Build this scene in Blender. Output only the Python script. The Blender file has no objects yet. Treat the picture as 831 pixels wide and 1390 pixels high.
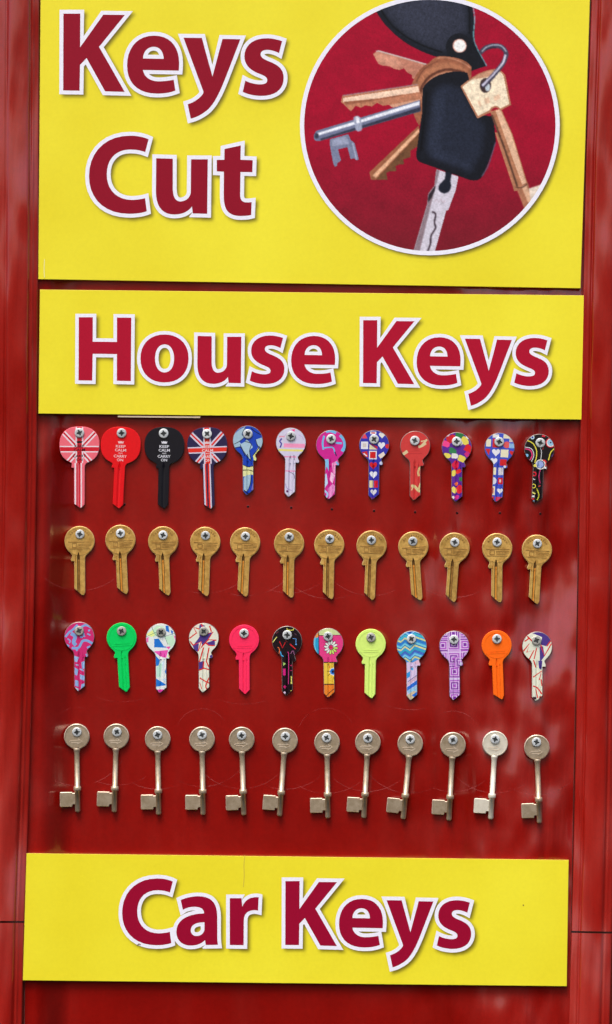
import bpy, math, random
import numpy as np
from mathutils import Vector, Matrix
from mathutils.geometry import delaunay_2d_cdt

random.seed(7)
scene = bpy.context.scene
COL = scene.collection
S = 0.0006                 # metres per photo pixel on the board
D0 = 2.2                   # camera distance to the board
ROLL = math.radians(0.9)   # the camera was held slightly rolled
LEAN = math.radians(8.0)   # the board leans forward a little over the pavement

# ------------------------------------------------------------------ placing
def W(px, py, d=0.0):
    """board point seen at a photo pixel, d metres proud of the panel face"""
    k = (D0 - d) / D0
    u = (px - 415.5) * S * k
    v = (695.0 - py) * S * k
    c, s = math.cos(ROLL), math.sin(ROLL)
    x, y, z = u * c - v * s, -d, u * s + v * c
    cl, sl_ = math.cos(LEAN), math.sin(LEAN)
    return Vector((x, y * cl - z * sl_, y * sl_ + z * cl))

# ------------------------------------------------------------------ objects
def tag(o, label=None, cat=None, group=None, kind=None):
    if label: o['label'] = label
    if cat: o['category'] = cat
    if group: o['group'] = group
    if kind: o['kind'] = kind
    return o

def empty(name, loc, roty=0.0):
    o = bpy.data.objects.new(name, None)
    o.empty_display_size = 0.01
    o.location = loc
    o.rotation_euler = (0, roty, 0)
    COL.objects.link(o)
    return o

def mesh_obj(name, verts, faces, mats, midx=None, parent=None, smooth=False):
    me = bpy.data.meshes.new(name)
    me.from_pydata([tuple(v) for v in verts], [], faces)
    for m in mats: me.materials.append(m)
    if midx is not None:
        me.polygons.foreach_set('material_index', midx)
    if smooth:
        me.polygons.foreach_set('use_smooth', [True] * len(me.polygons))
    me.update()
    o = bpy.data.objects.new(name, me)
    COL.objects.link(o)
    if parent: o.parent = parent
    return o

def copy_tree(o, parent=None):
    c = o.copy()
    COL.objects.link(c)
    if parent: c.parent = parent
    for ch in list(o.children):
        copy_tree(ch, c)
    return c

# ------------------------------------------------------------------ materials
def lin(c):
    r = []
    for v in c[:3]:
        v = v / 255.0
        r.append(v / 12.92 if v <= 0.04045 else ((v + 0.055) / 1.055) ** 2.4)
    return (r[0], r[1], r[2], 1.0)

def new_mat(name):
    m = bpy.data.materials.new(name)
    m.use_nodes = True
    return m, m.node_tree.nodes, m.node_tree.links, m.node_tree.nodes['Principled BSDF']

def noise(nodes, links, scale, detail=3, vec=None, stretch=None, rough=0.5):
    tc = nodes.new('ShaderNodeTexCoord')
    n = nodes.new('ShaderNodeTexNoise')
    n.inputs['Scale'].default_value = scale
    n.inputs['Detail'].default_value = detail
    n.inputs['Roughness'].default_value = rough
    if stretch:
        mp = nodes.new('ShaderNodeMapping')
        mp.inputs['Scale'].default_value = stretch
        links.new(tc.outputs['Object'], mp.inputs['Vector'])
        links.new(mp.outputs['Vector'], n.inputs['Vector'])
    else:
        links.new(tc.outputs['Object'], n.inputs['Vector'])
    return n

def ramp(nodes, links, src, p0, c0, p1, c1):
    r = nodes.new('ShaderNodeValToRGB')
    r.color_ramp.elements[0].position = p0
    r.color_ramp.elements[0].color = c0
    r.color_ramp.elements[1].position = p1
    r.color_ramp.elements[1].color = c1
    links.new(src, r.inputs['Fac'])
    return r

def bump(nodes, links, bsdf, src, strength, dist, also_coat=False):
    b = nodes.new('ShaderNodeBump')
    b.inputs['Strength'].default_value = strength
    b.inputs['Distance'].default_value = dist
    links.new(src, b.inputs['Height'])
    links.new(b.outputs['Normal'], bsdf.inputs['Normal'])
    if also_coat: links.new(b.outputs['Normal'], bsdf.inputs['Coat Normal'])
    return b

def mul(c, k): return (c[0] * k, c[1] * k, c[2] * k, 1.0)

_ink = {}
def ink(rgb, rough=0.38, name='enamel'):
    key = (tuple(rgb), rough)
    if key in _ink: return _ink[key]
    m, n, l, b = new_mat(name)
    c = lin(rgb)
    t = noise(n, l, 600, 2)
    r = ramp(n, l, t.outputs['Fac'], 0.3, mul(c, 0.92), 0.7, mul(c, 1.0))
    l.new(r.outputs['Color'], b.inputs['Base Color'])
    b.inputs['Roughness'].default_value = rough
    b.inputs['Specular IOR Level'].default_value = 0.5 if rough < 0.35 else 0.15
    if rough < 0.35:
        b.inputs['Coat Weight'].default_value = 0.4; b.inputs['Coat Roughness'].default_value = 0.12
    _ink[key] = m
    return m

def metal(name, dark, light, metallic, rough, nscale=500, bstr=0.25, bdist=0.00008, vary=0.0):
    m, n, l, b = new_mat(name)
    t = noise(n, l, nscale, 5, rough=0.65)
    oi = n.new('ShaderNodeObjectInfo')
    t.noise_dimensions = '4D'
    wm = n.new('ShaderNodeMath'); wm.operation = 'MULTIPLY'; wm.inputs[1].default_value = 40.0
    l.new(oi.outputs['Random'], wm.inputs[0]); l.new(wm.outputs[0], t.inputs['W'])
    r = ramp(n, l, t.outputs['Fac'], 0.30, lin(dark), 0.62, lin(light))
    vr = n.new('ShaderNodeMapRange'); vr.inputs['To Min'].default_value = 1.0 - vary; vr.inputs['To Max'].default_value = 1.0 + vary * 0.7
    l.new(oi.outputs['Random'], vr.inputs['Value'])
    hv = n.new('ShaderNodeHueSaturation'); l.new(vr.outputs['Result'], hv.inputs['Value']); l.new(r.outputs['Color'], hv.inputs['Color'])
    l.new(hv.outputs['Color'], b.inputs['Base Color'])
    b.inputs['Metallic'].default_value = metallic
    t2 = noise(n, l, nscale * 0.35, 4)
    mr = n.new('ShaderNodeMapRange')
    mr.inputs['To Min'].default_value = rough - 0.1
    mr.inputs['To Max'].default_value = rough + 0.12
    l.new(t2.outputs['Fac'], mr.inputs['Value'])
    l.new(mr.outputs['Result'], b.inputs['Roughness'])
    t3 = noise(n, l, nscale * 2.5, 4)
    bump(n, l, b, t3.outputs['Fac'], bstr, bdist)
    return m

M = {}
M['brass'] = metal('worn_brass', (176, 130, 58), (226, 180, 96), 0.45, 0.40, 240, 0.5, vary=0.10)
M['brass_edge'] = metal('brass_rim', (214, 176, 104), (244, 214, 146), 0.5, 0.34, 300, 0.2)
M['brass_strip'] = metal('brass_strip', (204, 160, 76), (228, 188, 104), 0.5, 0.36, 300, 0.2)
M['brass_bright'] = metal('bright_brass', (222, 148, 54), (244, 182, 84), 0.5, 0.3, 300, 0.1)
M['nickel_new'] = metal('fresh_nickel', (222, 212, 190), (240, 232, 212), 0.35, 0.34, 200, 0.1)
M['brass_line'] = metal('darker_brass', (126, 88, 38), (186, 140, 70), 0.45, 0.45, 300, 0.3)  # darker tone for the stamped lines and some groove floors
M['brass_shade'] = metal('groove_shade_brass', (80, 52, 20), (120, 84, 36), 0.4, 0.55, 500, 0.3)  # dark tone painting the shade inside the key grooves
M['nickel'] = metal('nickel_silver', (176, 154, 124), (206, 186, 158), 0.6, 0.34, 200, 0.18, vary=0.05)
M['nickel_bright'] = metal('polished_nickel', (226, 206, 178), (240, 222, 198), 0.4, 0.32, 200, 0.1)
M['nickel_edge'] = metal('nickel_edge', (190, 172, 148), (226, 210, 188), 0.5, 0.4, 380, 0.15)
M['steel'] = metal('zinc_steel', (168, 170, 168), (216, 220, 220), 0.25, 0.5, 700, 0.3, vary=0.12)
M['steel_dull'] = metal('dull_zinc', (128, 126, 118), (176, 174, 164), 0.3, 0.5, 700, 0.3, vary=0.15)
M['recess'] = metal('dark_steel', (40, 42, 42), (84, 86, 84), 0.4, 0.5, 1500, 0.2)
M['key_edge'] = metal('key_edge_metal', (120, 112, 108), (170, 162, 155), 0.6, 0.4, 600, 0.1)

def red_gloss(name, c_dark, c_light, coat_rough, wav=0.0, streak=(1, 1, 0.08), refl_smear=0.0, spec=0.2, warp=False, fine_w=0.10, bow=False):
    """glossy red plastic: mottled pigment, wavy clear face, pale vertical reflection smears painted into the colour"""
    m, n, l, b = new_mat(name)
    t = noise(n, l, 14, 5, rough=0.6)
    r = ramp(n, l, t.outputs['Fac'], 0.3, lin(c_dark), 0.72, lin(c_light))
    col = r.outputs['Color']
    fine = noise(n, l, 260, 4, rough=0.7)
    rf = ramp(n, l, fine.outputs['Fac'], 0.2, (0.86, 0.86, 0.86, 1), 0.8, (1.08, 1.08, 1.08, 1))
    mx = n.new('ShaderNodeMix'); mx.data_type = 'RGBA'; mx.blend_type = 'MULTIPLY'
    mx.inputs['Factor'].default_value = 1.0
    l.new(col, mx.inputs['A']); l.new(rf.outputs['Color'], mx.inputs['B'])
    col = mx.outputs['Result']
    if refl_smear > 0:  # pale streaks imitating reflections, mixed into the base colour
        d = noise(n, l, 26, 6, stretch=streak, rough=0.62)
        rd = ramp(n, l, d.outputs['Fac'], 0.50, (0, 0, 0, 1), 0.74, (refl_smear, refl_smear, refl_smear, 1))
        mx2 = n.new('ShaderNodeMix'); mx2.data_type = 'RGBA'
        l.new(rd.outputs['Color'], mx2.inputs['Factor'])
        l.new(col, mx2.inputs['A'])
        mx2.inputs['B'].default_value = lin((205, 110, 95))
        col = mx2.outputs['Result']
    l.new(col, b.inputs['Base Color'])
    b.inputs['Roughness'].default_value = 0.35
    b.inputs['Specular IOR Level'].default_value = spec
    b.inputs['Coat Weight'].default_value = 1.0
    b.inputs['Coat Roughness'].default_value = coat_rough
    if wav > 0:
        wv = noise(n, l, 7, 3, stretch=(1.6, 1.0, 0.35))
        w2 = noise(n, l, 42, 3, stretch=(1.5, 1.0, 0.12))
        ad = n.new('ShaderNodeMath'); ad.operation = 'MULTIPLY_ADD'
        l.new(w2.outputs['Fac'], ad.inputs[0]); ad.inputs[1].default_value = fine_w
        l.new(wv.outputs['Fac'], ad.inputs[2])
        hsrc = ad.outputs[0]
        if bow:
            tc = n.new('ShaderNodeTexCoord'); sp = n.new('ShaderNodeSeparateXYZ'); l.new(tc.outputs['Object'], sp.inputs[0])
            mn = n.new('ShaderNodeMath'); mn.operation = 'MINIMUM'; l.new(sp.outputs['Z'], mn.inputs[0]); mn.inputs[1].default_value = -0.05
            sq = n.new('ShaderNodeMath'); sq.operation = 'MULTIPLY'; l.new(mn.outputs[0], sq.inputs[0]); l.new(mn.outputs[0], sq.inputs[1])
            bq = n.new('ShaderNodeMath'); bq.operation = 'MULTIPLY_ADD'; l.new(sq.outputs[0], bq.inputs[0]); bq.inputs[1].default_value = 4.5; l.new(hsrc, bq.inputs[2])
            hsrc = bq.outputs[0]
        if warp:
            # the sheet buckles most near its fixed edges, more so on the right
            tc = n.new('ShaderNodeTexCoord'); sp = n.new('ShaderNodeSeparateXYZ'); l.new(tc.outputs['Object'], sp.inputs[0])
            def sm(a, b_, lo, hi):
                q = n.new('ShaderNodeMapRange'); q.interpolation_type = 'SMOOTHSTEP'
                q.inputs['From Min'].default_value = a; q.inputs['From Max'].default_value = b_
                q.inputs['To Min'].default_value = lo; q.inputs['To Max'].default_value = hi
                l.new(sp.outputs['X'], q.inputs['Value']); return q.outputs['Result']
            am = n.new('ShaderNodeMath'); am.operation = 'ADD'
            l.new(sm(0.03, 0.17, 0.12, 1.0), am.inputs[0]); l.new(sm(-0.215, -0.185, 0.4, 0.0), am.inputs[1])
            w3 = noise(n, l, 6.5, 3, stretch=(1.5, 1.0, 0.75), rough=0.4)
            sb = n.new('ShaderNodeMath'); sb.operation = 'ADD'; l.new(hsrc, sb.inputs[0]); l.new(w3.outputs['Fac'], sb.inputs[1])
            mm = n.new('ShaderNodeMath'); mm.operation = 'MULTIPLY'; l.new(sb.outputs[0], mm.inputs[0]); l.new(am.outputs[0], mm.inputs[1])
            bw = n.new('ShaderNodeMath'); bw.operation = 'MULTIPLY'; l.new(sp.outputs['Z'], bw.inputs[0]); l.new(sm(0.05, 0.19, 0.0, -2.0), bw.inputs[1])
            m4 = n.new('ShaderNodeMath'); m4.operation = 'MULTIPLY_ADD'; l.new(mm.outputs[0], m4.inputs[0]); m4.inputs[1].default_value = 1.25; l.new(bw.outputs[0], m4.inputs[2])
            hsrc = m4.outputs[0]
        bump(n, l, b, hsrc, 1.0, wav, True)
    return m

M['panel'] = red_gloss('glossy_red_panel', (132, 8, 3), (144, 12, 5), 0.13, 0.036, refl_smear=0.03, warp=True, fine_w=0.04)
M['backing'] = red_gloss('red_backing', (112, 30, 22), (128, 40, 28), 0.3, 0.0)
M['post'] = red_gloss('red_lacquer_post', (140, 11, 3), (154, 16, 5), 0.10, 0.036, streak=(1, 1, 0.05), refl_smear=0.05, fine_w=0.04, bow=True)

def yellow_mat():
    m, n, l, b = new_mat('yellow_sign_print')
    t = noise(n, l, 9, 4)
    r = ramp(n, l, t.outputs['Fac'], 0.3, lin((231, 214, 36)), 0.72, lin((240, 227, 50)))
    f = noise(n, l, 330, 3, rough=0.7)
    rf = ramp(n, l, f.outputs['Fac'], 0.2, (0.96, 0.96, 0.96, 1), 0.75, (1.02, 1.02, 1.02, 1))
    mx = n.new('ShaderNodeMix'); mx.data_type = 'RGBA'; mx.blend_type = 'MULTIPLY'
    mx.inputs['Factor'].default_value = 1
    l.new(r.outputs['Color'], mx.inputs['A']); l.new(rf.outputs['Color'], mx.inputs['B'])
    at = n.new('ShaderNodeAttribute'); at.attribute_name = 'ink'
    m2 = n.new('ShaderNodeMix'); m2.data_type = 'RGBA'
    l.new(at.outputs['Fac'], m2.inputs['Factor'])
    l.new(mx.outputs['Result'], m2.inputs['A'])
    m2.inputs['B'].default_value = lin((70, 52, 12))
    l.new(m2.outputs['Result'], b.inputs['Base Color'])
    b.inputs['Roughness'].default_value = 0.42
    b.inputs['Specular IOR Level'].default_value = 0.3
    return m
M['yellow'] = yellow_mat()
M['yellow_edge'] = ink((205, 180, 70), 0.5, 'sign_edge')
M['white'] = ink((240, 238, 248), 0.4, 'white_ink')
M['crimson'] = ink((174, 16, 46), 0.4, 'crimson_ink')
M['crimson_dark'] = ink((144, 14, 38), 0.4, 'crimson_ink')
M['crimson_wine'] = ink((152, 8, 46), 0.4, 'crimson_ink')

# ------------------------------------------------------------------ 2-D shapes
def parse(s, n=10):
    """tiny path language: M L C (absolute) -> closed loop of points"""
    tk = s.split(); i = 0; pts = []; cur = None
    while i < len(tk):
        c = tk[i]; i += 1
        if c in 'ML':
            while i < len(tk) and tk[i] not in ('M', 'L', 'C', 'Z'):
                cur = (float(tk[i]), float(tk[i + 1])); i += 2; pts.append(cur)
        elif c == 'C':
            while i < len(tk) and tk[i] not in ('M', 'L', 'C', 'Z'):
                a = [float(v) for v in tk[i:i + 6]]; i += 6
                p0 = cur
                for k in range(1, n + 1):
                    t = k / n; q = 1 - t
                    pts.append((q**3 * p0[0] + 3*q*q*t * a[0] + 3*q*t*t * a[2] + t**3 * a[4],
                                q**3 * p0[1] + 3*q*q*t * a[1] + 3*q*t*t * a[3] + t**3 * a[5]))
                cur = (a[4], a[5])
    return clean(pts)

def clean(pts, eps=1e-4):
    out = []
    for p in pts:
        if not out or abs(p[0] - out[-1][0]) + abs(p[1] - out[-1][1]) > eps: out.append(p)
    if len(out) > 1 and abs(out[0][0] - out[-1][0]) + abs(out[0][1] - out[-1][1]) < eps: out.pop()
    return out

def area(p):
    return 0.5 * sum(p[i][0] * p[(i + 1) % len(p)][1] - p[(i + 1) % len(p)][0] * p[i][1] for i in range(len(p)))
def ccw(p): return p if area(p) > 0 else p[::-1]
def cw(p): return p if area(p) < 0 else p[::-1]

def offset(loop, d, flags=None, lim=4.0):
    """miter offset to the right of travel (outwards for a ccw loop); d may be 0 on flagged edges"""
    n = len(loop); out = []
    ds = [0.0 if (flags and flags[i]) else d for i in range(n)]
    for i in range(n):
        a, b, c = loop[i - 1], loop[i], loop[(i + 1) % n]
        d1 = ds[i - 1]; d2 = ds[i]
        e1 = (b[0] - a[0], b[1] - a[1]); e2 = (c[0] - b[0], c[1] - b[1])
        l1 = math.hypot(*e1); l2 = math.hypot(*e2)
        n1 = (e1[1] / l1, -e1[0] / l1); n2 = (e2[1] / l2, -e2[0] / l2)
        den = n1[0] * n2[1] - n1[1] * n2[0]
        if abs(den) < 0.02:
            dd = 0.5 * (d1 + d2)
            out.append((b[0] + (n1[0] + n2[0]) * 0.5 * dd, b[1] + (n1[1] + n2[1]) * 0.5 * dd)); continue
        # solve m.n1 = d1, m.n2 = d2
        mx = (d1 * n2[1] - d2 * n1[1]) / den
        my = (n1[0] * d2 - n2[0] * d1) / den
        L = math.hypot(mx, my)
        if L > lim * abs(d) and L > 0:
            mx *= lim * abs(d) / L; my *= lim * abs(d) / L
        out.append((b[0] + mx, b[1] + my))
    return out

def circle(cx, cy, r, n=40, ry=None):
    ry = r if ry is None else ry
    return [(cx + r * math.cos(2 * math.pi * k / n), cy + ry * math.sin(2 * math.pi * k / n)) for k in range(n)]
def ring(cx, cy, r, w, n=28): return [circle(cx, cy, r + w / 2, n), circle(cx, cy, r - w / 2, n)[::-1]]
def rect(x0, y0, x1, y1): return [(x0, y0), (x1, y0), (x1, y1), (x0, y1)]
def stroke(pts, w):
    """open polyline with width -> polygon"""
    pts = clean(pts); L = []; R = []
    for i, p in enumerate(pts):
        a = pts[max(i - 1, 0)]; b = pts[min(i + 1, len(pts) - 1)]
        dx, dy = b[0] - a[0], b[1] - a[1]; l = math.hypot(dx, dy) or 1
        nx, ny = -dy / l * w / 2, dx / l * w / 2
        L.append((p[0] + nx, p[1] + ny)); R.append((p[0] - nx, p[1] - ny))
    return L + R[::-1]
def curve(pts, n=6):
    """catmull-rom through points, open"""
    out = []
    for i in range(len(pts) - 1):
        p0 = pts[max(i - 1, 0)]; p1 = pts[i]; p2 = pts[i + 1]; p3 = pts[min(i + 2, len(pts) - 1)]
        for k in range(n):
            t = k / n
            out.append(tuple(0.5 * (2*p1[j] + (p2[j]-p0[j])*t + (2*p0[j]-5*p1[j]+4*p2[j]-p3[j])*t*t + (3*p1[j]-p0[j]-3*p2[j]+p3[j])*t**3) for j in (0, 1)))
    out.append(pts[-1]); return out
def heart(cx, cy, s):
    out = []
    for k in range(22):
        t = 2 * math.pi * k / 22
        out.append((cx + s * 0.5 * math.sin(t) ** 3, cy - s * 0.5 * (13*math.cos(t) - 5*math.cos(2*t) - 2*math.cos(3*t) - math.cos(4*t)) / 15))
    return out
def blob(cx, cy, r, n=11, j=0.3):
    ph = random.random() * 6
    return [(cx + r * (1 + j * math.sin(3 * a + ph) * random.random()) * math.cos(a), cy + r * (1 + j * math.sin(2 * a + ph)) * math.sin(a)) for a in [2 * math.pi * k / n for k in range(n)]]

def winding(P, loops):
    """winding number of every point in P (n,2) for a region given as oriented loops"""
    wn = np.zeros(len(P), int)
    x, y = P[:, 0], P[:, 1]
    for lp in loops:
        A = np.asarray(lp); B = np.roll(A, -1, axis=0)
        for (x0, y0), (x1, y1) in zip(A, B):
            if y0 == y1: continue
            cr = (x1 - x0) * (y - y0) - (x - x0) * (y1 - y0)
            wn += ((y0 <= y) & (y < y1) & (cr > 0)).astype(int)
            wn -= ((y1 <= y) & (y < y0) & (cr < 0)).astype(int)
    return wn

def region(lp):
    """accept one loop or [outer, hole,...]; orient the outer ccw and the holes cw"""
    if isinstance(lp[0][0], (int, float)): return [ccw(clean(lp))]
    return [ccw(clean(lp[0]))] + [cw(clean(q)) for q in lp[1:]]

def arrange(bases, layers, extra=()):
    """bases: regions kept (union).  layers: (region, value) painter's order.
    -> 2-D vertices, triangles, value per triangle (None where only the base shows)"""
    pts = []; edges = []
    def add(lp):
        i0 = len(pts)
        pts.extend([Vector(p) for p in lp])
        edges.extend([(i0 + k, i0 + (k + 1) % len(lp)) for k in range(len(lp))])
    for rg in bases:
        for lp in rg: add(lp)
    for rg, _ in layers:
        for lp in rg: add(lp)
    for lp in extra: add(lp)
    vs, es, fs, _, _, _ = delaunay_2d_cdt(pts, edges, [], 0, 1e-4, False)
    V = np.array([(v[0], v[1]) for v in vs]); F = np.array([f for f in fs if len(f) == 3])
    Cn = V[F].mean(axis=1)
    a = V[F]
    ar = np.abs((a[:,1,0]-a[:,0,0])*(a[:,2,1]-a[:,0,1]) - (a[:,2,0]-a[:,0,0])*(a[:,1,1]-a[:,0,1]))
    keep = np.zeros(len(F), bool)
    for rg in bases: keep |= winding(Cn, rg) > 0
    keep &= ar > 1e-6
    F = F[keep]; Cn = Cn[keep]
    val = [None] * len(F)
    for rg, v in layers:
        w = winding(Cn, rg) > 0
        for i in np.nonzero(w)[0]: val[i] = v
    return V, F, val

# ------------------------------------------------------------------ plates (keys, screws)
def plate(name, outline, layers, t, bev, base_mat, edge_mat, parent, flags=None, drops=None, hfun=None, extra=(), zb=0.0):
    """solid plate in local px units: outline (ccw), layers [(region, material, drop_px)], t thickness px.
    Terraces get walls; hfun(x, y) lowers vertices (V-grooves)."""
    outline = ccw(clean(outline)) if flags is None else outline
    top = offset(outline, -bev, flags)
    lay = [(region(r[0]), (r[1], r[2] if len(r) > 2 else 0.0)) for r in layers]
    V, F, val = arrange([[top]], lay, extra)
    mats = [base_mat, edge_mat]; verts = []; faces = []; mi = []; index = {}
    def mat_i(m):
        if m not in mats: mats.append(m)
        return mats.index(m)
    def vid(i, drop):
        k = (i, round(drop, 4))
        if k not in index:
            x, y = V[i]
            h = t - drop - (hfun(x, y) if hfun else 0.0)
            index[k] = len(verts); verts.append((x * S, -(zb + h) * S, y * S))
        return index[k]
    em = {}
    for f, v in zip(F, val):
        m, dr = v if v else (None, 0.0)
        a, b, c = (int(q) for q in f)
        ar = (V[b][0]-V[a][0])*(V[c][1]-V[a][1]) - (V[c][0]-V[a][0])*(V[b][1]-V[a][1])
        if ar < 0: b, c = c, b
        faces.append((vid(a, dr), vid(b, dr), vid(c, dr)))   # normal towards -Y for ccw in xz
        mi.append(mat_i(m) if m else 0)
        for p, q in ((a, b), (b, c), (c, a)):
            em[(p, q)] = (dr, mi[-1])
    for (p, q), (dr, m1) in list(em.items()):
        o = em.get((q, p))
        if o and o[0] > dr + 1e-6:
            faces.append((vid(p, dr), vid(p, o[0]), vid(q, o[0]), vid(q, dr))); mi.append(m1)
    # chamfer and side
    n = len(outline); i0 = len(verts)
    for k in range(n):
        hx = (hfun(*top[k]) if hfun else 0.0)
        verts.append((top[k][0] * S, -(zb + t - hx) * S, top[k][1] * S))
        verts.append((outline[k][0] * S, -(zb + t - bev - hx) * S, outline[k][1] * S))
        verts.append((outline[k][0] * S, -zb * S, outline[k][1] * S))
    for k in range(n):
        j = (k + 1) % n
        if flags and flags[k]: continue
        a, b = i0 + 3 * k, i0 + 3 * j
        faces.append((a, a + 1, b + 1, b)); mi.append(1)
        faces.append((a + 1, a + 2, b + 2, b + 1)); mi.append(1)
    return mesh_obj(name, verts, faces, mats, mi, parent)

def text_loops(s, cx, cy, w, h, bold=0.0):
    """flat lettering from Blender's built-in font, fitted into w x h px around (cx, cy)"""
    cu = bpy.data.curves.new('lettering', 'FONT'); cu.body = s; cu.resolution_u = 3; cu.offset = bold
    o = bpy.data.objects.new('lettering', cu); COL.objects.link(o)
    dg = bpy.context.evaluated_depsgraph_get()
    me = bpy.data.meshes.new_from_object(o.evaluated_get(dg))
    V = [(v.co.x, v.co.y) for v in me.vertices]; F = [tuple(p.vertices) for p in me.polygons]
    bpy.data.objects.remove(o); bpy.data.curves.remove(cu); bpy.data.meshes.remove(me)
    x0 = min(v[0] for v in V); x1 = max(v[0] for v in V); y0 = min(v[1] for v in V); y1 = max(v[1] for v in V)
    V = [((v[0]-x0)/(x1-x0)*w + cx - w/2, (v[1]-y0)/(y1-y0)*h + cy - h/2) for v in V]
    return V, F

# ================================================================== THE CABINET
# backing board and glossy key panel
def slab(name, corners, d_front, thick, mats, bevel=0.0006, parent=None, origin=None, pt_tag=None):
    """corners in photo px (clockwise from top left); front face d_front proud"""
    org = origin or Vector((0, 0, 0))
    def ring_at(off, d):
        cx = sum(c[0] for c in corners) / 4; cy = sum(c[1] for c in corners) / 4
        return [W(c[0] + (off if c[0] < cx else -off), c[1] + (off if c[1] < cy else -off), d) - org for c in corners]
    b = bevel / S
    rings = [ring_at(b, d_front), ring_at(0, d_front - bevel), ring_at(0, d_front - thick)]
    verts = [v for r in rings for v in r]
    faces = [(0, 3, 2, 1)]; mi = [0]
    for q in range(2):
        for k in range(4):
            j = (k + 1) % 4
            faces.append((q*4 + k, q*4 + j, q*4 + 4 + j, q*4 + 4 + k)); mi.append(1)
    o = mesh_obj(name, verts, faces, mats, mi, parent)
    return o

bb = slab('backing_board', [(-90, -90), (930, -90), (930, 1480), (-90, 1480)], -0.0022, 0.012, [M['backing'], M['backing']])
tag(bb, 'dark red backing board showing in the gaps beside the signs', 'backing board')

panel = slab('key_panel', [(53, -80), (800, -80), (771.5, 1470), (32, 1470)], 0.0, 0.002, [M['panel'], M['key_edge']], 0.0002)
tag(panel, 'glossy red plastic panel with four rows of keys screwed on', 'panel')

# fine arcs scratched into the panel by keys swinging on their screws
def scratch_mat(alpha, rgb):
    m, n, l, b = new_mat('scratched_plastic')
    b.inputs['Base Color'].default_value = lin(rgb)
    b.inputs['Roughness'].default_value = 0.6
    t = noise(n, l, 60, 3)
    r = ramp(n, l, t.outputs['Fac'], 0.35, (0, 0, 0, 1), 0.65, (alpha, alpha, alpha, 1))
    l.new(r.outputs['Color'], b.inputs['Alpha'])
    return m
M['scratch'] = scratch_mat(0.34, (205, 95, 92))
sv = []; sf = []
def scratch_arc(cx, cy, r, a0, a1, w=0.9, d=0.00005):
    n = 28; i0 = len(sv)
    for k in range(n + 1):
        a = math.radians(a0 + (a1 - a0) * k / n)
        ww = w * math.sin(math.pi * k / n) ** 0.5 * 0.5 + 0.05
        for q in (-ww, ww):
            sv.append(W(cx + (r + q) * math.cos(a), cy + (r + q) * math.sin(a), d + 0.000003 * (len(sv) // 58 % 7)))
    v_ = sv[i0:]
    f_ = [(2*k, 2*k + 1, 2*k + 3, 2*k + 2) for k in range(n)]
    mesh_obj('scratch', v_, f_, [M['scratch']], None, panel)

# ------------------------------------------------------------------ key data (photo px)
# head centre x, y, tilt (degrees, positive = bottom of the key swings right), screw x, y
ROW1 = [(108.3,604.6,0.0,108.0,587.4),(164.3,605.0,-2.7,165.2,587.9),(223.4,605.2,-1.2,222.3,588.3),(281.7,605.6,2.0,281.2,589.0),
        (336.6,598.3,0.3,336.5,589.0),(395.0,601.0,-1.4,395.0,592.0),(449.4,604.3,-1.6,449.6,595.9),(507.9,604.3,-0.6,507.9,596.3),
        (563.6,605.5,-0.2,563.2,598.2),(619.9,607.3,0.1,620.0,599.3),(677.9,608.0,-2.6,677.8,599.8),(732.0,609.6,-2.9,733.6,601.1)]
ROW2 = [(108.4,734.5,0.3,108.7,725.1),(163.8,732.9,2.6,163.6,724.0),(221.8,734.9,2.1,221.4,726.3),(278.9,735.6,-1.9,279.1,727.0),
        (332.9,736.3,-2.6,333.3,728.1),(392.6,737.9,-0.9,392.7,729.0),(447.0,739.6,-1.1,447.7,731.5),(504.4,740.6,-2.2,504.2,733.2),
        (561.0,741.9,4.2,560.4,734.8),(616.9,743.5,-4.0,617.4,736.1),(674.8,744.2,-0.6,674.8,735.9),(728.7,746.3,-3.3,729.5,738.0)]
ROW3 = [(108.1,864.4,0.2,107.6,856.3),(165.5,865.5,3.3,165.2,856.7),(218.6,866.6,0.4,218.7,858.1),(276.9,866.0,0.2,276.6,857.0),
        (331.6,868.3,0.4,331.4,859.7),(389.8,870.1,0.2,390.0,861.8),(445.8,872.9,1.0,445.4,863.8),(503.3,874.0,-0.8,503.7,865.2),
        (558.8,876.5,0.2,558.6,867.3),(616.5,876.5,0.5,616.3,868.2),(674.1,875.8,2.4,674.6,867.3),(729.1,877.7,-0.2,728.3,869.3)]
ROW4 = [(104.7,999.3,0.7,104.6,993.5),(158.3,999.3,-1.6,158.8,993.5),(214.4,1002.8,0.7,214.1,997.4),(274.5,1003.2,0.8,274.3,997.4),
        (328.3,1003.6,1.6,328.0,998.1),(387.0,1005.0,-4.2,387.5,999.7),(444.0,1007.4,0.6,443.4,1001.5),(499.4,1007.4,-3.1,499.4,1002.0),
        (556.8,1009.2,-5.4,556.8,1003.4),(614.7,1010.8,-3.1,614.9,1004.3),(671.9,1009.2,-3.4,672.1,1003.4),(728.5,1014.2,2.0,728.3,1007.3)]

for i, (hx, hy, t, sx, sy) in enumerate(ROW4):
    random.seed(40 + i)
    scratch_arc(sx, sy, 73 + random.uniform(-3, 3), 90 - random.uniform(25, 62), 90 + random.uniform(25, 62), 0.8)
    if i % 3 == 0: scratch_arc(sx, sy, 36 + random.uniform(-6, 6), 200, 330, 0.6)
for i in (0, 3, 4, 5, 6, 7, 9):
    hx, hy, t, sx, sy = ROW2[i]
    random.seed(80 + i)
    scratch_arc(sx, sy, 78 + random.uniform(-4, 5), 90 - random.uniform(20, 55), 90 + random.uniform(20, 55), 0.8)
for i in (1, 4, 8):
    hx, hy, t, sx, sy = ROW3[i]
    scratch_arc(sx, sy, 96, 70, 112, 0.6)

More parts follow.
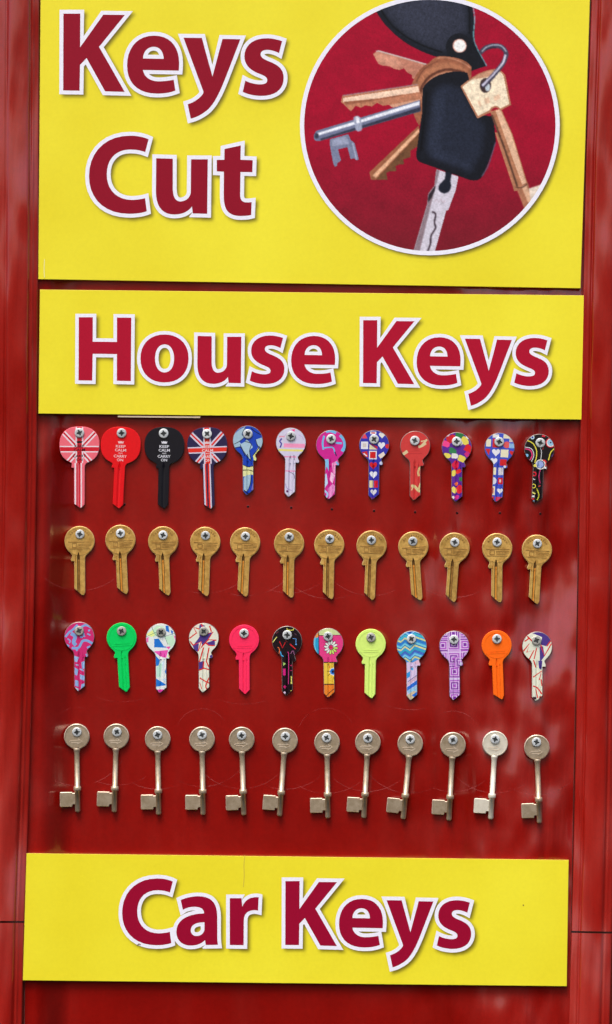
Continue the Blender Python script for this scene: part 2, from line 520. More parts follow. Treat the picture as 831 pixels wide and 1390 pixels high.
M['hole'] = ink((10, 6, 6), 0.8, 'drilled_hole')
M['hole_rim'] = ink((170, 70, 60), 0.5, 'drilled_hole_rim')
for (x, y) in [(169.3,685),(336.7,687.8),(395.5,689.4),(450.7,691.4),(507.9,693.5),(563.6,695.3),(620.6,696.5),(678.7,696.5),(733.6,697.4)]:
    v = []; f = []; mi = []
    n = 16
    rs = [(2.0, 0.00001), (1.6, 0.00006), (1.45, 0.00004)]
    for r, d in rs:
        v += [W(x + r * math.cos(2*math.pi*k/n), y + r * math.sin(2*math.pi*k/n), d) for k in range(n)]
    for q in range(2):
        for k in range(n):
            j = (k + 1) % n
            f.append((q*n + k, q*n + j, (q+1)*n + j, (q+1)*n + k)); mi.append(0 if q == 0 else 1)
    f.append(tuple(range(2*n, 3*n))); mi.append(1)
    mesh_obj('screw_hole', v, f, [M['panel'], M['hole']], mi, panel)

# ------------------------------------------------------------------ frame posts
# profile: offset outwards from the inner edge (px) -> depth proud of the panel (px)
PROF = [(0, -6), (0, 5.2), (0.4, 6.6), (1.2, 7.6), (2.4, 8.2), (4.2, 8.5), (6.0, 8.9), (6.8, 9.4), (7.6, 10.2), (8.6, 10.6), (9.6, 10.5), (10.4, 10.0), (11.0, 9.8),
        (11.8, 10.2), (12.6, 11.4), (13.4, 13.2), (14.4, 14.6), (15.8, 15.6), (18, 16.3), (22, 16.8), (28.5, 17.0), (35, 16.8), (38.6, 16.2), (40.4, 15.4), (41.8, 14.0),
        (42.8, 12.2), (43.6, 11.0), (44.6, 10.6), (45.6, 11.0), (46.6, 11.4), (47.8, 11.2), (49, 10.4), (51.6, 10.0), (54, 9.2), (55, 7.5), (55.4, 6), (55.4, -6)]
def interp(path, y):
    for (x0, y0), (x1, y1) in zip(path, path[1:]):
        if y <= y1: break
    return x0 + (x1 - x0) * (y - y0) / (y1 - y0)
def post(name, path, sgn, y0, y1, tilt):
    n = 26; rows = []; verts = []
    for k in range(n + 1):
        y = y0 + (y1 - y0) * k / n
        rows.append(y)
    for y in rows:
        for o, dp in PROF:
            x = interp(path, y) + sgn * o
            verts.append(W(x, y + tilt * (x - interp(path, y)), dp * S))
    m = len(PROF); faces = []
    for k in range(n):
        for q in range(m - 1):
            a, b, c, d = k*m + q, k*m + q + 1, (k+1)*m + q + 1, (k+1)*m + q
            faces.append((a, b, c, d) if sgn > 0 else (a, d, c, b))
    faces.append(tuple(range(m)) if sgn < 0 else tuple(range(m))[::-1])
    e = list(range(n*m, (n+1)*m)); faces.append(tuple(e[::-1]) if sgn < 0 else tuple(e))
    o = mesh_obj(name, verts, faces, [M['post']], None, None, True)
    o.data.set_sharp_from_angle(angle=math.radians(50))
    return o
LP = [(54.5, -120), (53.5, 0), (52.3, 300), (50.5, 600), (46.0, 860), (39.5, 1080), (33.0, 1251), (28, 1480)]
RP = [(807.5, -120), (803, 0), (796, 200), (791.5, 400), (787.5, 600), (785, 820), (782, 1000), (778.5, 1160), (775.5, 1265), (770, 1480)]
o = post('frame_post', LP, -1, -110, 1250.2, 0.0)
tag(o, 'glossy red ridged post at the left edge, above the joint', 'post', 'red frame posts')
o = post('frame_post', LP, -1, 1252.8, 1470, 0.0)
tag(o, 'short lower red post at the left, below the joint', 'post', 'red frame posts')
o = post('frame_post', RP, 1, -110, 1263.6, 0.02)
tag(o, 'glossy red ridged post at the right edge, above the joint', 'post', 'red frame posts')
o = post('frame_post', RP, 1, 1266.2, 1470, 0.02)
tag(o, 'short lower red post at the right, below the joint', 'post', 'red frame posts')

# ================================================================== SIGNS
D_SIGN = 0.0045
# glyph outlines traced from the lettering: (path, holes, crop origin x, y, crop scale)
GL = {
 'K': (["M 112 128 L 271 128 L 269 445 L 487 138 L 690 140 L 447 440 L 688 863 L 504 858 L 330 545 L 268 610 L 264 852 L 110 850 Z"], 70, 0, 6.925),
 'e': (["M 688 547 L 283 540 C 300 625 370 668 460 668 C 530 668 580 660 630 650 L 650 772 C 590 795 530 806 440 806 C 230 806 105 690 105 490 C 105 290 220 152 410 152 C 590 152 692 280 692 460 C 692 495 690 520 688 547 Z",
        "M 285 410 L 517 415 C 517 340 480 278 405 278 C 335 278 285 335 285 410 Z"], 160, 30, 8.31),
 'y': (["M 145 160 L 333 162 L 442 557 L 545 172 L 728 176 L 580 560 C 500 770 440 860 385 905 C 330 950 270 978 220 990 L 188 842 C 250 825 310 785 345 735 C 350 722 350 712 345 700 Z"], 230, 30, 7.555),
 's': (["M 607 215 L 572 350 C 540 332 490 313 440 313 C 395 313 365 330 365 362 C 365 395 390 412 440 435 C 500 458 520 470 545 485 C 600 520 625 570 625 630 C 625 750 540 832 375 832 C 290 832 215 812 163 786 L 192 660 C 235 685 310 702 355 702 C 410 702 440 690 440 655 C 440 622 410 605 350 582 C 240 540 182 480 182 385 C 182 265 280 182 430 182 C 500 182 560 198 607 215 Z"], 310, 30, 8.31),
 'C': (["M 705 132 L 673 252 C 635 237 590 228 530 228 C 400 228 312 315 312 460 C 312 600 395 698 545 702 C 590 702 640 694 672 685 L 688 808 C 650 823 590 832 520 832 C 290 832 145 690 145 480 C 145 250 300 98 530 98 C 610 98 670 115 705 132 Z"], 100, 170, 6.925),
 'u': (["M 84 219 L 194 222 L 194 420 C 194 475 210 506 248 506 C 290 500 312 475 313 440 L 315 226 L 426 226 L 422 587 L 327 585 L 321 538 C 300 570 260 592 205 592 C 125 592 82 540 82 440 Z"], 195, 170, 4.888),
 't': (["M 537 158 L 645 134 L 643 229 L 724 232 L 722 311 L 643 310 L 641 460 C 641 500 655 512 690 512 C 700 512 710 511 717 510 L 714 595 C 695 600 670 602 640 602 C 610 602 580 592 562 575 C 540 553 532 515 532 460 L 533 308 L 486 306 L 486 230 L 536 229 Z"], 195, 170, 4.888),
 'H': (["M 79 95 L 167 95 L 166 248 L 318 250 L 318 97 L 408 98 L 405 495 L 317 493 L 318 326 L 166 324 L 163 492 L 77 491 Z"], 90, 410, 4.617),
 'o': (["M 767 353 C 767 445 707 504 616 504 C 525 504 465 445 465 353 C 465 262 525 203 616 203 C 707 203 767 262 767 353 Z",
        "M 676 353 C 676 400 657 441 616 441 C 576 441 557 400 557 353 C 557 306 576 265 616 265 C 657 265 676 306 676 353 Z"], 90, 410, 4.617),
 'a': (["M 360 158 C 385 145 425 138 450 138 C 520 138 548 175 548 245 L 548 340 C 548 360 549 375 551 387 L 489 388 L 485 363 C 465 383 440 391 412 391 C 365 391 338 360 338 322 C 338 260 395 228 480 226 C 480 205 465 192 430 192 C 405 192 385 199 372 208 Z",
        "M 482 272 C 440 270 412 285 412 312 C 412 332 425 342 443 342 C 462 342 478 328 482 312 Z"], 150, 1180, 3.777),
 'r': (["M 612 148 L 672 148 L 676 192 C 690 158 715 143 745 143 C 752 143 757 143 760 144 L 757 212 C 745 209 740 209 730 210 C 700 213 684 232 684 262 L 683 389 L 612 388 Z"], 150, 1180, 3.777),
}
def glyph(ch, box=None):
    """loops in photo px; box = (x0, x1, y0, y1) refits the traced glyph (in photo px)"""
    paths, ox, oy, s = GL[ch]
    loops = [[(x / s + ox, y / s + oy) for x, y in parse(p, 9)] for p in paths]
    if box:
        xs = [p[0] for p in loops[0]]; ys = [p[1] for p in loops[0]]
        a, b, c, d = min(xs), max(xs), min(ys), max(ys)
        loops = [[((x - a) / (b - a) * (box[1] - box[0]) + box[0], (y - c) / (d - c) * (box[3] - box[2]) + box[2]) for x, y in lp] for lp in loops]
    # work in (x, -y) so that ccw is the usual sense
    loops = [[(x, -y) for x, y in lp] for lp in loops]
    return [ccw(loops[0])] + [cw(l) for l in loops[1:]]
def cb(ox, oy, s, x0, x1, y0, y1): return (x0 / s + ox, x1 / s + ox, y0 / s + oy, y1 / s + oy)

def flat_mesh(name, V, F, d, mats, mi, parent, org):
    """2-D (x, -y) px triangles laid on the board at depth d"""
    verts = [W(x, -y, d) - org for x, y in V]
    faces = []
    for f in F:
        a, b, c = (int(q) for q in f)
        ar = (V[b][0]-V[a][0])*(V[c][1]-V[a][1]) - (V[c][0]-V[a][0])*(V[b][1]-V[a][1])
        faces.append((a, b, c) if ar > 0 else (a, c, b))
    used = sorted({i for f in faces for i in f}); mp = {o: n for n, o in enumerate(used)}
    return mesh_obj(name, [verts[i] for i in used], [tuple(mp[i] for i in f) for f in faces], mats, mi, parent)

def blur(a, sg):
    r = int(3 * sg) + 1; k = np.exp(-0.5 * (np.arange(-r, r + 1) / sg) ** 2); k /= k.sum()
    a = np.apply_along_axis(lambda m: np.convolve(m, k, 'same'), 0, a)
    return np.apply_along_axis(lambda m: np.convolve(m, k, 'same'), 1, a)

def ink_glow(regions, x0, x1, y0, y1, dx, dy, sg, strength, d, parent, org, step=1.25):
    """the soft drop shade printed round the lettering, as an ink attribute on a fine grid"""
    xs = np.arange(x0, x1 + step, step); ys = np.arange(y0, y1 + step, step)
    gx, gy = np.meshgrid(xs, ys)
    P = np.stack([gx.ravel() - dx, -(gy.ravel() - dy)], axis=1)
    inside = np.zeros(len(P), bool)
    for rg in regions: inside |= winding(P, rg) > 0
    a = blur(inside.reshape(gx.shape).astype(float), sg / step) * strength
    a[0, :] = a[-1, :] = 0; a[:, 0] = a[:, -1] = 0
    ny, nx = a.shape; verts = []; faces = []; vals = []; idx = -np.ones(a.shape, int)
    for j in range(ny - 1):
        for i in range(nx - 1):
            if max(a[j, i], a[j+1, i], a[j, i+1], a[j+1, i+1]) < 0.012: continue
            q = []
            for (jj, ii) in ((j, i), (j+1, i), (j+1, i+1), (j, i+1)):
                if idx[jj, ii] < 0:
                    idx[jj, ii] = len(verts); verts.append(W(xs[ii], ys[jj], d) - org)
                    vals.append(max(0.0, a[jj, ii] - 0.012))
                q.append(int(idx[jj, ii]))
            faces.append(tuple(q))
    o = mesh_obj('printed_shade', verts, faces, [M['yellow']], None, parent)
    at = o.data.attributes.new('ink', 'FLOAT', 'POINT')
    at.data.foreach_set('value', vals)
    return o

def sign(name, corners, label, letters, border, crimson, glow_box, extra_glow=()):
    cx = sum(c[0] for c in corners) / 4; cy = sum(c[1] for c in corners) / 4
    org = W(cx, cy, 0)
    root = empty(name, org)
    tag(root, label, 'sign', 'yellow signs on the cabinet')
    slab('sign_board', corners, D_SIGN, 0.0045, [M['yellow'], M['yellow_edge']], 0.0003, root, org)
    regs = [glyph(*l) if isinstance(l, tuple) else glyph(l) for l in letters]
    white = [[offset(lp, border, None, 3.0) for lp in rg] for rg in regs]
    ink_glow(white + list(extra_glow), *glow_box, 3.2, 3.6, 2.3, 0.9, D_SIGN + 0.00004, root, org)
    V, F, val = arrange(white, [])
    flat_mesh('lettering_outline', V, F, D_SIGN + 0.00008, [M['white']], None, root, org)
    V, F, val = arrange(regs, [])
    flat_mesh('lettering', V, F, D_SIGN + 0.00012, [crimson], None, root, org)
    return root, org

CX, CY, RO, RI = 583.6, 170.2, 176.4, 170.6
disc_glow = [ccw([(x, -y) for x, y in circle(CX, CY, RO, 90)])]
s1, org1 = sign('shop_sign', [(55.6, -75), (803.5, -75), (788.3, 391.6), (52.0, 379.2)],
    'large yellow sign reading Keys Cut with round picture of a key bunch',
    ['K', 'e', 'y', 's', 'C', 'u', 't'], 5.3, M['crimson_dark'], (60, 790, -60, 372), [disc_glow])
s2, org2 = sign('shop_sign', [(54.2, 393.0), (793.0, 401.0), (790.2, 569.8), (52.2, 561.6)],
    'yellow sign reading House Keys above the rows of keys',
    ['H', 'o', ('u', cb(250, 410, 3.613, 65, 281, 166, 401)), ('s', cb(250, 410, 3.613, 322, 492, 164, 402)), ('e', cb(250, 410, 3.613, 525, 741, 166, 402)),
     ('K', cb(480, 410, 5.194, 67, 429, 128, 579)), ('e', cb(480, 410, 5.194, 445, 755, 248, 588)),
     ('y', cb(600, 410, 4.888, 152, 464, 243, 688)), ('s', cb(600, 410, 4.888, 480, 709, 238, 557))],
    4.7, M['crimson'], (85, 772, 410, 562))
s3, org3 = sign('shop_sign', [(36.0, 1158.2), (772.2, 1167.2), (769.6, 1339.0), (31.0, 1331.0)],
    'yellow sign reading Car Keys below the rows of keys',
    [('C', cb(150, 1180, 3.777, 60, 320, 47, 389)), 'a', 'r',
     ('K', cb(370, 1170, 5.194, 90, 455, 135, 593)), ('e', cb(370, 1170, 5.194, 469, 779, 260, 603)),
     ('y', cb(500, 1170, 4.617, 115, 408, 240, 660)), ('s', cb(500, 1170, 4.617, 430, 645, 240, 545))],
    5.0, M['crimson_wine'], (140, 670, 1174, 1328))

# small wear marks on the signs
def mark(name, pts, w, rgb, parent, org, d=D_SIGN + 0.00016):
    lp = ccw([(x, -y) for x, y in stroke(curve(pts, 5), w)])
    V, F, _ = arrange([[lp]], [])
    return flat_mesh(name, V, F, d, [ink(rgb, 0.6, 'scuffed_print')], None, parent, org)
mark('scratch', [(332.5, 1161), (331.2, 1175), (331.6, 1188), (330.6, 1204)], 0.8, (208, 184, 70), s3, org3)
mark('scratch', [(186.5, 1284), (188.5, 1281.5), (191, 1282.5)], 1.6, (120, 110, 90), s3, org3)
mark('scratch', [(710, 1228), (711, 1229.5)], 1.6, (150, 120, 50), s3, org3)
mark('scratch', [(60.5, 352), (60.0, 366), (60.4, 377)], 1.0, (238, 230, 160), s1, org1)
# strip of old sticky tape peeping out under the house keys sign
tp = slab('tape_strip', [(160, 564.3), (272, 565.3), (272, 567.6), (160, 566.4)], 0.0040, 0.0038, [ink((215, 190, 160), 0.5), ink((190, 160, 130), 0.5)], 0.00008)
tag(tp, 'thin strip of pale tape peeping out under the House Keys sign', 'tape')

# ---- round picture
def pc(ox, oy, s, path=None, pts=None, n=8):
    pts = parse(path, n) if path else pts
    return [(x / s + ox, -(y / s + oy)) for x, y in pts]
A_ = (410, 0, 4.374); B_ = (410, 130, 4.374); C_ = (560, 30, 3.957); D_ = (540, 180, 3.613); E_ = (500, 0, 4.155); G_ = (400, 0, 1.928)
def path(cr, s): return pc(*cr, path=s)
def strk(cr, pts, w, smooth=True): return pc(*cr, pts=stroke(curve(pts, 6) if smooth else pts, w))
PIC = [
 # leather fob
 (path(E_, "M 35 45 C 75 130 140 195 225 250 C 280 282 330 305 385 320 L 580 400 L 668 372 L 598 232 C 608 150 590 50 578 -12 L 0 -12 Z"), (24, 27, 36)),
 (path(E_, "M 78 45 C 115 110 180 180 255 225 C 310 255 360 275 430 290 L 520 190 L 555 190 C 565 120 552 40 540 -12 L 60 -12 Z"), (47, 50, 64)),
 (path(E_, "M 120 20 C 180 110 260 180 350 215 L 470 150 L 430 -12 L 110 -12 Z"), (52, 55, 70)),
 (strk(E_, [(66, 48), (130, 138), (215, 208), (320, 262), (420, 296)], 9), (14, 15, 20)),
 (strk(E_, [(560, -10), (572, 90), (570, 190)], 9), (14, 15, 20)),
 (strk(E_, [(582, -10), (600, 100), (598, 230), (668, 372)], 5), (130, 190, 200)),
 (pc(*E_, pts=circle(512, 262, 74, 26)), (22, 24, 31)),
 (path(E_, "M 440 285 L 590 240 L 660 370 L 580 400 L 450 330 Z"), (22, 24, 31)),
 (pc(*E_, pts=circle(515, 258, 39, 24)), (222, 150, 130)),
 (pc(*E_, pts=circle(516, 258, 35, 24)), (240, 240, 236)),
 # flat key, upper left
 (path(A_, "M 422 320 L 455 300 L 750 383 C 720 410 690 430 668 470 L 655 465 L 655 445 L 625 430 L 605 405 L 580 415 L 545 408 L 520 392 L 480 390 L 455 380 Z"), (188, 124, 102)),
 (path(A_, "M 430 322 L 458 312 L 560 345 L 600 385 L 545 398 L 480 380 L 455 370 Z"), (208, 146, 122)),
 (strk(A_, [(440, 305), (455, 302), (600, 342), (745, 384)], 6, False), (205, 208, 205)),
 # copper heads fanned on the ring
 (path(G_, "M 303 232 C 312 200 330 172 352 165 C 365 145 385 145 400 148 C 430 150 455 160 463 175 L 462 205 L 350 230 L 338 300 L 326 330 C 308 300 300 262 303 232 Z"), (152, 92, 66)),
 (path(G_, "M 313 232 C 325 195 350 172 385 165 C 420 160 445 172 455 190 L 440 196 C 400 182 365 195 345 215 C 332 232 326 262 328 300 C 312 270 308 255 313 232 Z"), (176, 114, 82)),
 (strk(G_, [(328, 290), (326, 255), (336, 222), (360, 196), (400, 182), (445, 190)], 7), (98, 56, 42)),
 (strk(G_, [(334, 270), (336, 240), (350, 215), (375, 196), (410, 188)], 2.4), (196, 140, 112)),
 (strk(G_, [(372, 152), (405, 152), (440, 164), (460, 178)], 3), (190, 132, 104)),
 (strk(G_, [(318, 215), (340, 180), (375, 160)], 2.2), (110, 64, 48)),
 # second key
 (path(A_, "M 240 568 L 690 500 L 715 590 L 530 635 L 520 622 L 480 628 L 445 610 L 415 632 L 375 625 L 350 640 L 320 628 L 290 660 L 232 605 Z"), (186, 122, 92)),
 (path(A_, "M 243 582 L 690 512 L 697 545 L 460 585 L 245 606 Z"), (240, 205, 178)),
 (path(A_, "M 250 605 L 460 584 L 600 560 L 600 566 L 460 592 L 262 622 Z"), (150, 92, 68)),
 (strk(A_, [(240, 568), (690, 501)], 5, False), (150, 130, 140)),
 # chrome mortice key
 (path(B_, "M 520 55 L 700 20 L 700 40 L 540 72 Z"), (214, 160, 130)),
 (path(B_, "M 75 225 C 78 215 85 208 95 205 L 700 25 L 703 92 L 350 195 L 100 270 C 72 272 62 245 75 225 Z"), (112, 118, 146)),
 (path(B_, "M 85 224 L 697 32 L 699 54 L 92 238 Z"), (236, 238, 246)),
 (path(B_, "M 110 255 L 703 66 L 703 92 L 350 195 L 112 266 Z"), (52, 54, 72)),
 (path(B_, "M 305 130 C 320 112 345 118 350 138 L 358 196 C 352 214 330 214 320 205 Z"), (158, 164, 186)),
 (path(B_, "M 318 126 C 328 120 338 124 340 136 L 344 160 L 326 166 Z"), (232, 234, 242)),
 (pc(*B_, pts=circle(88, 238, 13, 16, 18)), (58, 60, 80)),
 (path(B_, "M 165 258 L 275 228 L 290 262 L 312 280 L 338 378 L 322 384 L 312 372 L 288 375 L 270 305 L 215 318 L 232 385 L 210 400 L 208 415 L 195 422 L 185 400 L 165 290 Z"), (120, 126, 152)),
 (path(B_, "M 175 262 L 262 240 L 282 285 L 240 292 L 180 300 Z"), (150, 156, 180)),
 (strk(B_, [(300, 280), (324, 378)], 6, False), (176, 180, 200)),
 # copper key, lower left
 (path(B_, "M 425 500 L 508 498 L 500 458 L 520 448 L 562 446 L 555 418 L 575 408 L 608 405 L 600 378 L 645 364 L 645 325 L 690 300 L 700 215 L 560 330 Z"), (112, 74, 48)),
 (path(B_, "M 400 455 L 692 178 L 702 215 L 436 500 L 410 497 Z"), (152, 94, 66)),
 (path(B_, "M 418 474 L 694 195 L 698 214 L 438 488 Z"), (232, 178, 140)),
 # silver car key blade
 (path(D_, "M 190 180 L 298 215 L 285 280 L 248 380 L 238 382 L 180 590 L 75 590 L 145 350 L 150 300 L 180 262 Z"), (206, 200, 212)),
 (path(D_, "M 190 180 L 206 186 L 176 300 L 106 590 L 75 590 L 145 350 L 150 300 L 180 262 Z"), (140, 120, 128)),
 (path(D_, "M 185 260 L 150 306 L 148 342 L 165 322 L 182 285 Z"), (46, 38, 46)),
 (path(D_, "M 235 180 L 266 195 L 258 240 C 268 262 258 298 230 298 C 195 298 190 262 215 245 L 232 225 Z"), (26, 29, 42)),
 (strk(D_, [(168, 388), (186, 400), (180, 440), (185, 468), (164, 505), (160, 545), (146, 585)], 9), (70, 56, 66)),
 (strk(D_, [(180, 340), (192, 325), (200, 345), (212, 325), (222, 345), (232, 332)], 3, False), (176, 150, 160)),
 # black plastic key head
 (path(G_, "M 335 232 C 345 205 400 178 452 190 L 482 300 L 520 305 L 527 370 C 510 420 500 450 487 467 C 475 476 460 472 450 468 L 330 425 C 316 418 317 405 320 390 L 333 300 Z"), (20, 22, 30)),
 (path(G_, "M 365 235 C 390 215 420 215 440 240 L 470 300 L 500 330 L 490 400 L 462 448 L 352 405 C 340 396 345 380 348 365 Z"), (34, 39, 54)),
 (path(G_, "M 350 380 L 365 250 L 395 225 L 380 390 L 470 440 L 462 448 L 352 408 Z"), (41, 47, 64)),
 (strk(G_, [(345, 240), (340, 300), (330, 395)], 5), (12, 13, 18)),
 (strk(G_, [(526, 372), (508, 430), (490, 462)], 2.5), (88, 92, 112)),
 # cream mortice key on the split ring
 (path(D_, "M 477 0 L 532 0 L 637 250 L 642 266 L 572 288 L 545 205 Z"), (178, 120, 88)),
 (path(G_, "M 512 292 L 540 284 L 570 350 L 610 482 L 582 492 L 545 385 Z"), (178, 120, 88)),
 (path(G_, "M 526 290 L 538 286 L 568 352 L 606 478 L 596 484 L 560 385 Z"), (222, 178, 146)),
 (strk(G_, [(516, 300), (548, 385), (583, 488)], 5), (92, 60, 46)),
 (path(G_, "M 580 492 L 610 478 L 628 530 L 605 556 Z"), (170, 112, 84)),
 (path(G_, "M 594 488 L 606 482 L 622 526 L 612 532 Z"), (218, 172, 140)),
 (strk(G_, [(578, 490), (596, 490), (610, 480)], 3), (96, 62, 48)),
 (path(D_, "M 642 275 L 710 252 L 700 290 L 655 345 Z"), (226, 208, 190)),
 (path(C_, "M 258 345 C 320 290 380 258 440 252 C 475 254 492 272 500 290 L 530 445 L 472 475 C 455 450 430 455 420 484 L 348 518 Z"), (176, 120, 90)),
 (path(C_, "M 268 348 C 320 300 380 268 440 262 C 470 262 484 275 490 292 L 520 440 L 472 464 C 455 442 426 446 412 474 L 352 504 Z"), (240, 222, 192)),
 (path(C_, "M 320 308 C 350 285 385 268 425 260 L 440 262 L 425 290 L 380 300 Z"), (190, 142, 112)),
 (path(C_, "M 350 425 L 362 420 L 372 452 L 362 456 Z"), (222, 186, 156)),
 (path(C_, "M 385 412 L 410 402 L 418 432 L 392 442 Z"), (222, 186, 156)),
 (path(C_, "M 435 400 L 468 386 L 472 410 L 442 426 Z"), (222, 186, 156)),
 (pc(*C_, pts=circle(392, 340, 30, 24, 40)), (62, 46, 46)),
 (pc(*C_, pts=circle(404, 350, 14, 18, 22)), (190, 200, 206)),
 # split ring
 (strk(C_, [(362, 168), (395, 138), (440, 126), (482, 136), (503, 168), (490, 215), (455, 262), (415, 308), (374, 346)], 25), (70, 66, 84)),
 (strk(C_, [(372, 158), (400, 134), (440, 122), (480, 130), (505, 160)], 6), (176, 182, 196)),
 (strk(C_, [(500, 175), (486, 218), (450, 262), (410, 305), (376, 342)], 12), (206, 202, 220)),
 (strk(C_, [(484, 205), (462, 240), (432, 276), (400, 308)], 3.5), (84, 70, 92)),
 (strk(C_, [(394, 148), (420, 140), (450, 136)], 5), (36, 36, 48)),
]
inner = [ccw([(x, -y) for x, y in circle(CX, CY, RI, 96)])]
outer = [ccw([(x, -y) for x, y in circle(CX, CY, RO, 96)])]
V, F, val = arrange([outer + [inner[0][::-1]]], [])
o = flat_mesh('picture_border', V, F, D_SIGN + 0.00018, [M['white']], None, s1, org1)
# the printed photograph itself: soft-edged ink laid down point by point on a fine sheet
STEP = 0.72
gx = np.arange(CX - RI - 3, CX + RI + 3, STEP); gy = np.arange(CY - RI - 3, CY + RI + 3, STEP)
GX, GY = np.meshgrid(gx, gy)
rs_ = np.random.RandomState(3)
def fuzz(sg): 
    q = blur(rs_.randn(*GX.shape), sg); return q / q.std()
f1, f2, f4 = fuzz(0.8), fuzz(2.2), fuzz(9)
tt = np.clip((GY - 190) / 140.0, 0, 1)[..., None]
img = (1 - tt) * np.array([158, 10, 42.0]) + tt * np.array([122, 24, 38.0])
img = img * (1 + 0.03 * f1 + 0.02 * f4)[..., None]
def lum(c): return 0.3 * c[0] + 0.6 * c[1] + 0.1 * c[2]
for lp, rgb in PIC:
    A = np.array(lp); x0, x1 = A[:, 0].min() - 6, A[:, 0].max() + 6; y0, y1 = -A[:, 1].max() - 6, -A[:, 1].min() + 6
    ix = np.nonzero((gx >= x0) & (gx <= x1))[0]; iy = np.nonzero((gy >= y0) & (gy <= y1))[0]
    if len(ix) == 0 or len(iy) == 0: continue
    sl_ = (slice(iy[0], iy[-1] + 1), slice(ix[0], ix[-1] + 1))
    P = np.stack([GX[sl_].ravel(), -GY[sl_].ravel()], axis=1)
    m = (winding(P, [ccw(clean(lp))]) > 0).reshape(GX[sl_].shape).astype(float)
    sz = math.sqrt(abs(area(lp)))
    soft = 0.5 if sz > 26 else 0.9
    if rgb in ((47, 50, 64), (52, 55, 70), (34, 39, 54), (41, 47, 64)): soft = 5.0
    if rgb in ((208, 146, 122), (176, 114, 82)): soft = 2.5
    m = blur(np.pad(m, 8), soft)[8:-8, 8:-8][..., None]
    c = np.array(rgb, float)
    warm = rgb[0] > rgb[2] + 30
    grain = 1 + 0.03 * f1[sl_] + (0.035 * f2[sl_] if warm else 0.018 * f2[sl_])
    if rgb[0] < 60: grain = 1 + 0.06 * f1[sl_] + 0.025 * f2[sl_]
    img[sl_] = img[sl_] * (1 - m) + (c * grain[..., None]) * m
img = np.clip(img, 2, 250) / 255.0
imgl = np.where(img <= 0.04045, img / 12.92, ((img + 0.055) / 1.055) ** 2.4)
ins = (GX - CX) ** 2 + (GY - CY) ** 2 < (RI + 2) ** 2
idx = -np.ones(GX.shape, int); pv = []; pcs = []; pf = []
for j in range(len(gy) - 1):
    for i in range(len(gx) - 1):
        if not (ins[j, i] and ins[j+1, i] and ins[j, i+1] and ins[j+1, i+1]): continue
        q = []
        for (jj, ii) in ((j, i), (j+1, i), (j+1, i+1), (j, i+1)):
            if idx[jj, ii] < 0:
                idx[jj, ii] = len(pv); pv.append(W(gx[ii], gy[jj], D_SIGN + 0.00014) - org1)
                pcs.extend([imgl[jj, ii, 0], imgl[jj, ii, 1], imgl[jj, ii, 2], 1.0])
            q.append(int(idx[jj, ii]))
        pf.append(tuple(q))
m_, n_, l_, b_ = new_mat('picture_print')
at_ = n_.new('ShaderNodeAttribute'); at_.attribute_name = 'print'
l_.new(at_.outputs['Color'], b_.inputs['Base Color']); b_.inputs['Roughness'].default_value = 0.4
b_.inputs['Specular IOR Level'].default_value = 0.15
pic = mesh_obj('picture', pv, pf, [m_], None, s1)
ca = pic.data.attributes.new('print', 'FLOAT_COLOR', 'POINT'); ca.data.foreach_set('color', pcs)
tag(pic, 'round printed picture of a bunch of keys and a leather fob')

# ================================================================== KEYS
def arc(r, a0, a1, n=30, cx=0, cy=0):
    return [(cx + r * math.cos(math.radians(a0 + (a1 - a0) * k / n)), cy + r * math.sin(math.radians(a0 + (a1 - a0) * k / n))) for k in range(n + 1)]

def cyl_key(mirror=False, tipx=3.0, pointed=False):
    """bow outline and blade outline of a cylinder-lock key (px, head centre at 0,0); ward nub on the left"""
    bow = arc(20.4, -52, 232, 40)                       # ccw from lower right round to lower left
    bow += [(-11.6, -17.6), (-10.2, -19.2), (-10.6, -21.5), (-12.0, -24.6), (-11.7, -26.6), (-10.4, -27.6), (-8.6, -27.2), (-7.4, -27.6)]
    bow += [(7.3, -27.6), (7.4, -23.0), (8.8, -19.6), (11.0, -17.4)]
    flags = [False] * len(bow); flags[bow.index((-7.4, -27.6))] = True
    if pointed: bl = [(-7.4, -66.5), (tipx - 1.2, -73.3), (tipx + 0.8, -73.8), (7.2, -68.0)]
    else: bl = [(-7.4, -64.2), (tipx - 2.6, -71.8), (tipx - 0.6, -73.2), (tipx + 1.6, -73.4), (6.6, -71.6), (7.3, -69.5)]
    blade = [(7.3, -27.6), (-7.4, -27.6)] + bl
    bf = [False] * len(blade); bf[0] = True
    if mirror:
        def mr(lp, fl):
            m = [(-x, y) for x, y in lp][::-1]
            n = len(fl); f2 = [fl[(n - 2 - k) % n] for k in range(n)]
            return m, f2
        bow, flags = mr(bow, flags); blade, bf = mr(blade, bf)
    return bow, flags, blade, bf

def grooves(gs):
    """gs: [(x0, x1, ytop, ybottom, depth)] V-grooves with pointed tops -> (extra loops, height function)"""
    loops = []
    for x0, x1, yt, yb, dp in gs:
        xc = (x0 + x1) / 2
        loops.append([(x0, yt - 6), (xc, yt), (x1, yt - 6), (x1, yb), (xc, yb), (x0, yb)])
        loops.append([(xc, yt), (xc, yb), (x1, yb), (x1, yt - 6)])
    def h(x, y):
        r = 0.0
        for x0, x1, yt, yb, dp in gs:
            if x0 < x < x1 and y < yt + 0.01:
                xc = (x0 + x1) / 2; w = (x1 - x0) / 2 * min(1.0, max(0.0, (yt - y) / 6.0))
                if w > 1e-6: r = max(r, dp * max(0.0, 1 - abs(x - xc) / w))
        return r
    return loops, h

def clipped(loops_, y, above):
    """keep groove construction loops on one side of the bow/blade division"""
    out = []
    for lp in loops_:
        q = [(px_, max(py_, y) if above else min(py_, y)) for px_, py_ in lp]
        q = clean(q)
        if len(q) >= 3 and abs(area(q)) > 0.01: out.append(q)
    return out

